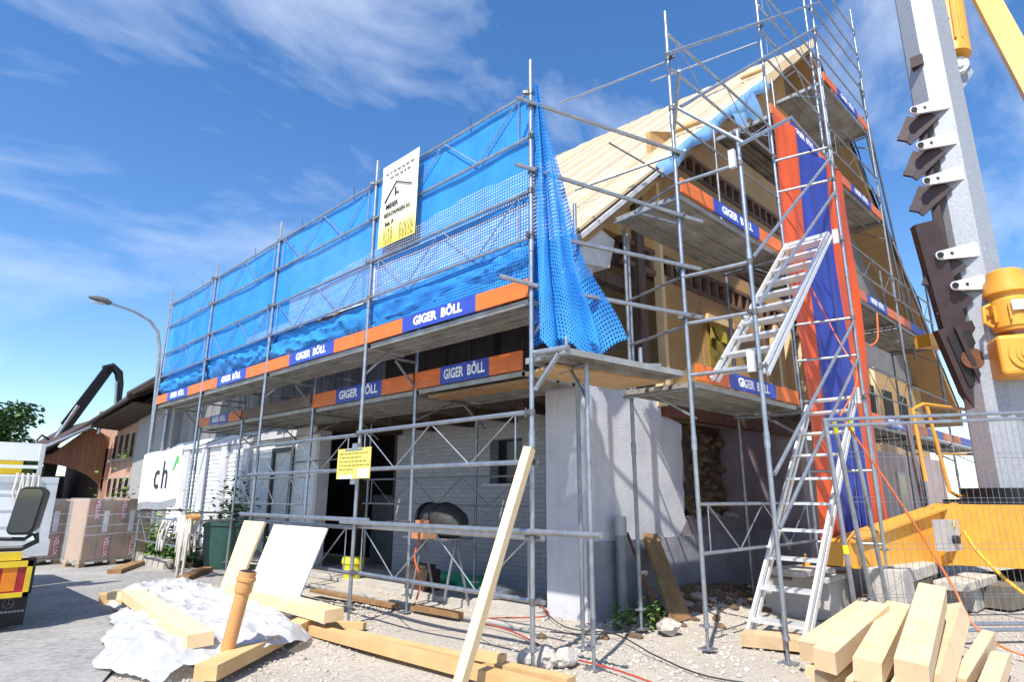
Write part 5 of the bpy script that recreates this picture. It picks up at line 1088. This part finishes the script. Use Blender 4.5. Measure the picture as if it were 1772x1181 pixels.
# neighbouring building with eave, pink facade and timber gateway
NB = thing('neighbour_house', (2.2, 20, 0), 'grey and pink neighbouring house with deep brown eaves', 'house')
PEB = mat('pebbledash', (.42, .41, .40), .95, 0, .2, 30, .8, 60, col2=(.28, .27, .26)); PINK = mat('pink_render', (.52, .31, .22), .9, 0, .08, 2)
MB().box((2.2, 17.25, 0), (8, 20.9, 5.2)).build('wall', PEB, NB); MB().box((2.25, 20.9, 0), (8, 27, 4.9)).build('facade', PINK, NB)
MB().tube((2.1, 17.6, 0), (2.1, 17.6, 4.9), .06, 10).build('downpipe', GALV, NB, True)
EAVE = mat('eave_brown', (.07, .045, .035), .8, 0, .2, 4); TILE = mat('tile_dark', (.10, .06, .05), .8, 0, .2, 6)
MB().hexa([(1.15, 14.9, 4.75), (9, 14.9, 8.6), (9, 18.1, 8.5), (1.15, 18.1, 4.55), (1.15, 14.9, 4.92), (9, 14.9, 8.8), (9, 18.1, 8.7), (1.15, 18.1, 4.72)]).build('roof', TILE, NB)
MB().hexa([(1.1, 18.12, 4.42), (9, 18.12, 8.4), (9, 26.5, 8.0), (1.2, 23.2, 3.95), (1.1, 18.12, 4.6), (9, 18.12, 8.6), (9, 26.5, 8.2), (1.2, 23.2, 4.12)]).build('roof', EAVE, NB)
MB().path([(1.05, 15, 4.8), (1.05, 18.1, 4.6), (1.08, 18.2, 4.45), (1.1, 23.2, 4.0)], .06, 8).build('gutter', mat('gutter', (.09, .08, .075), .5), NB, True)
MB().hexa([(1.25, 18.2, 4.3), (2.3, 18.2, 4.3), (2.3, 23.4, 3.85), (1.25, 23.2, 3.9), (1.25, 18.2, 4.36), (2.3, 18.2, 4.36), (2.3, 23.4, 3.91), (1.25, 23.2, 3.96)]).build('soffit', EAVE, NB)
for zz, h in ((2.75, .95), (1.35, .75)):
    for i in range(4):
        y = 21.1+i*.72; fr = MB().box((2.22, y, zz), (2.26, y+.48, zz+h)).build('window', mat('frame_pale', (.42, .36, .31), .7), NB); MB().box((2.205, y+.06, zz+.05), (2.219, y+.42, zz+h-.05)).build('pane', mat('dark_glass', (.02, .022, .025), .12), fr)
        MB().box((2.12, y-.05, zz-.08), (2.25, y+.53, zz)).build('sill', mat('frame_pale', (.42, .36, .31), .7), fr)
leaves('window_flowers', (2.08, 21.3, 2.72), 120, .12, .35, .1, mat('bright_leaf', (.35, .45, .08), .6), 'pale green flower box under an upper window of the pink facade', 'plant')
leaves('facade_shrub', (1.9, 21.0, 0), 380, .35, 1.7, .18, GRN, 'tall shrub growing before the pink facade', 'shrub'); leaves('facade_shrub', (1.7, 19.0, 0), 300, .3, 1.5, .16, GRN, 'shrub at the foot of the pebbledash wall', 'shrub')
GT = thing('timber_gateway', (.5, 24, 0), 'brown boarded timber gateway with arched opening', 'gateway')
GW = mat('gate_board', (.30, .13, .06), .75, 0, .15, 4, .2, 40, rnd=.2, stretch=(5, 5, .6))
topz = lambda x: 4.0+(x-1.43)*1.02 if x < 1.43 else 4.0-(x-1.43)*.55
arch = lambda x: 1.35+1.25*math.sqrt(max(0, 1-((x+.2)/2.35)**2)) if abs(x+.2) < 2.35 else 1.3
for i in range(26):
    x0 = -1.5+i*.145; x1 = x0+.14
    zt = [min(max(topz(x), arch(x)+.3), 4.0) for x in (x0, x1)]; zb = [arch(x0), arch(x1)]
    if x1 > 2.24: break
    MB().poly([(x0, 24, zb[0]), (x1, 24, zb[1]), (x1, 24, zt[1]), (x0, 24, zt[0])], (0, .06, 0)).build('board', GW, GT)
MB().hexa([(-1.7, 23.6, 1.55), (1.55, 23.6, 4.12), (1.55, 30, 4.12), (-1.7, 30, 1.55), (-1.7, 23.6, 1.72), (1.5, 23.6, 4.3), (1.5, 30, 4.3), (-1.7, 30, 1.72)]).build('roof', EAVE, GT)
MB().box((2.05, 24.0, 0), (2.3, 24.3, 3.2)).build('gate_post', PINK, GT); MB().box((2.0, 24.3, 0), (2.2, 30, 3.2)).build('side_wall', DARKWOOD, GT)
MB().path([(-1.7, 23.55, 1.72), (0.1, 23.55, 3.15), (1.5, 23.55, 4.05), (1.62, 23.55, 3.95), (1.6, 23.55, 3.7)], .06, 8).build('gutter', GALV, GT, True)
MB().box((-6, 29.8, 0), (-2.1, 30, 3)).build('back_wall', DARKWOOD, GT)
# vehicles in the gateway
for (x, y, m, lb) in ((-.95, 20.5, mat('car_blue', (.05, .13, .42), .3, .1, .04), 'small blue car parked before the timber gateway'), (.7, 27.0, mat('van_dark', (.03, .035, .05), .4, .1, .05), 'dark van standing inside the gateway arch')):
    c = thing('parked_car' if y < 22 else 'parked_van', (x, y, 0), lb, 'car' if y < 22 else 'van'); hh = 1.45 if y < 22 else 2.2
    MB().poly([(x-.8, y, .3), (x-.8, y+3.6, .3), (x-.8, y+3.6, .95), (x-.8, y+2.7, 1.05), (x-.8, y+2.2, hh), (x-.8, y+.35, hh), (x-.8, y, .95)], (1.6, 0, 0)).build('body', m, c)
    MB().poly([(x-.68, y+.01-.02, 1.0), (x+.68, y-.01, 1.0), (x+.6, y+.3, hh-.08), (x-.6, y+.3, hh-.08)], (0, -.01, 0)).build('rear_window', mat('dark_glass', (.02, .022, .025), .12), c)
    MB().box((x+.80, y+.6, 1.0), (x+.806, y+2.2, hh-.12)).build('side_window', mat('dark_glass', (.02, .022, .025), .12), c)
    for xx in (x-.7, x+.7): MB().box((xx-.09, y-.015, .65), (xx+.09, y, .95)).build('tail_lamp', mat('lamp_red', (.36, .012, .02), .2), c)
    for xx in (x-.72, x+.72):
        for yy in (y+.6, y+2.9): MB().tube((xx-.1, yy, .3), (xx+.1, yy, .3), .3, 20).build('wheel', RUBBER, c, True)
# loader crane boom above the gateway roof
LC = thing('loader_crane', (.9, 26.5, 0), 'black folding loader crane boom rising over the gateway roof', 'crane')
MB().bar((.7, 26.5, 0), (.85, 26.5, 3.3), .4, .4).build('column', DARKST, LC)
MB().bar((.55, 26.5, 2.9), (2.25, 26.5, 6.75), .34, .2, (0, 1, 0)).build('main_boom', DARKST, LC); MB().bar((.9, 26.2, 4.2), (2.05, 26.2, 6.7), .16, .12, (0, 1, 0)).build('boom_extension', DARKST, LC)
MB().path([(2.0, 26.4, 6.72), (2.35, 26.5, 6.85), (2.62, 26.5, 6.6), (2.74, 26.5, 6.1), (2.82, 26.5, 4.6)], [.1, .16, .18, .15, .12], 8).build('jib', DARKST, LC); MB().tube((2.55, 26.3, 6.2), (2.66, 26.3, 4.9), .05, 8).build('jib_cylinder', GALV, LC, True)
MB().tube((.75, 26.2, 3.6), (1.3, 26.2, 5.0), .09, 10).build('lift_cylinder', GALV_D, LC, True)
MB().path([(.2, 26.5, 3.5), (.35, 26.5, 3.75), (.6, 26.5, 3.6), (.7, 26.5, 3.2)], .05, 6).build('hose', DARKST, LC, True)

# trees
def tree(loc, h, rad, label, m, n=2600):
    x, y, _ = loc; T = thing('tree', loc, label, 'tree')
    tr = MB().path([(x, y, 0), (x+.1, y, h*.25), (x-.05, y+.1, h*.5), (x, y, h*.8)], [.22, .17, .11, .03], 8)
    cl = []
    for i in range(26):
        t_ = random.uniform(0, 6.28); zz = random.uniform(.35, .97); rr_ = rad*math.sqrt(max(.05, 1-((zz-.62)/.42)**2))*random.uniform(.45, .95); cl.append((Vector((x+math.cos(t_)*rr_, y+math.sin(t_)*rr_, h*zz)), rad*random.uniform(.22, .4)))
    for c, r in cl[:12]: tr.path([(x, y, h*.35), (Vector((x, y, h*.4))+c)/2+Vector((0, 0, .2)), c], [.07, .04, .015], 6)
    tr.build('trunk', mat('bark', (.09, .065, .045), .9, 0, .2, 8), T, True)
    b = MB()
    for i in range(n):
        c, r = random.choice(cl); d = Vector((random.gauss(0, 1), random.gauss(0, 1), random.gauss(0, 1))).normalized()*r*random.random()**.4; p = c+d
        a = Vector((random.gauss(0, 1), random.gauss(0, 1), random.gauss(0, .6))).normalized(); s_ = random.uniform(.22, .42); q = a.cross(Vector((.3, .2, 1))).normalized()*s_*.45
        b.add([p, p+a*s_*.5+q, p+a*s_, p+a*s_*.5-q], [(0, 1, 2, 3)])
    b.build('crown', m, T)
TL = mat('tree_leaf', (.075, .15, .035), .6, 0, .3, 1.5, col2=(.035, .08, .018)); TB = mat('bright_bush_leaf', (.20, .30, .05), .6, 0, .3, 2)
tree((.6, 42, 0), 6.6, 3.2, 'dark green broadleaf tree behind the truck', TL, 5200); tree((-3.6, 44, 0), 6.3, 2.6, 'second green tree further along behind the truck', TL, 3600)
tree((.2, 36, 0), 3.0, 1.5, 'bright green bush seen through the gateway arch', TB, 1800)
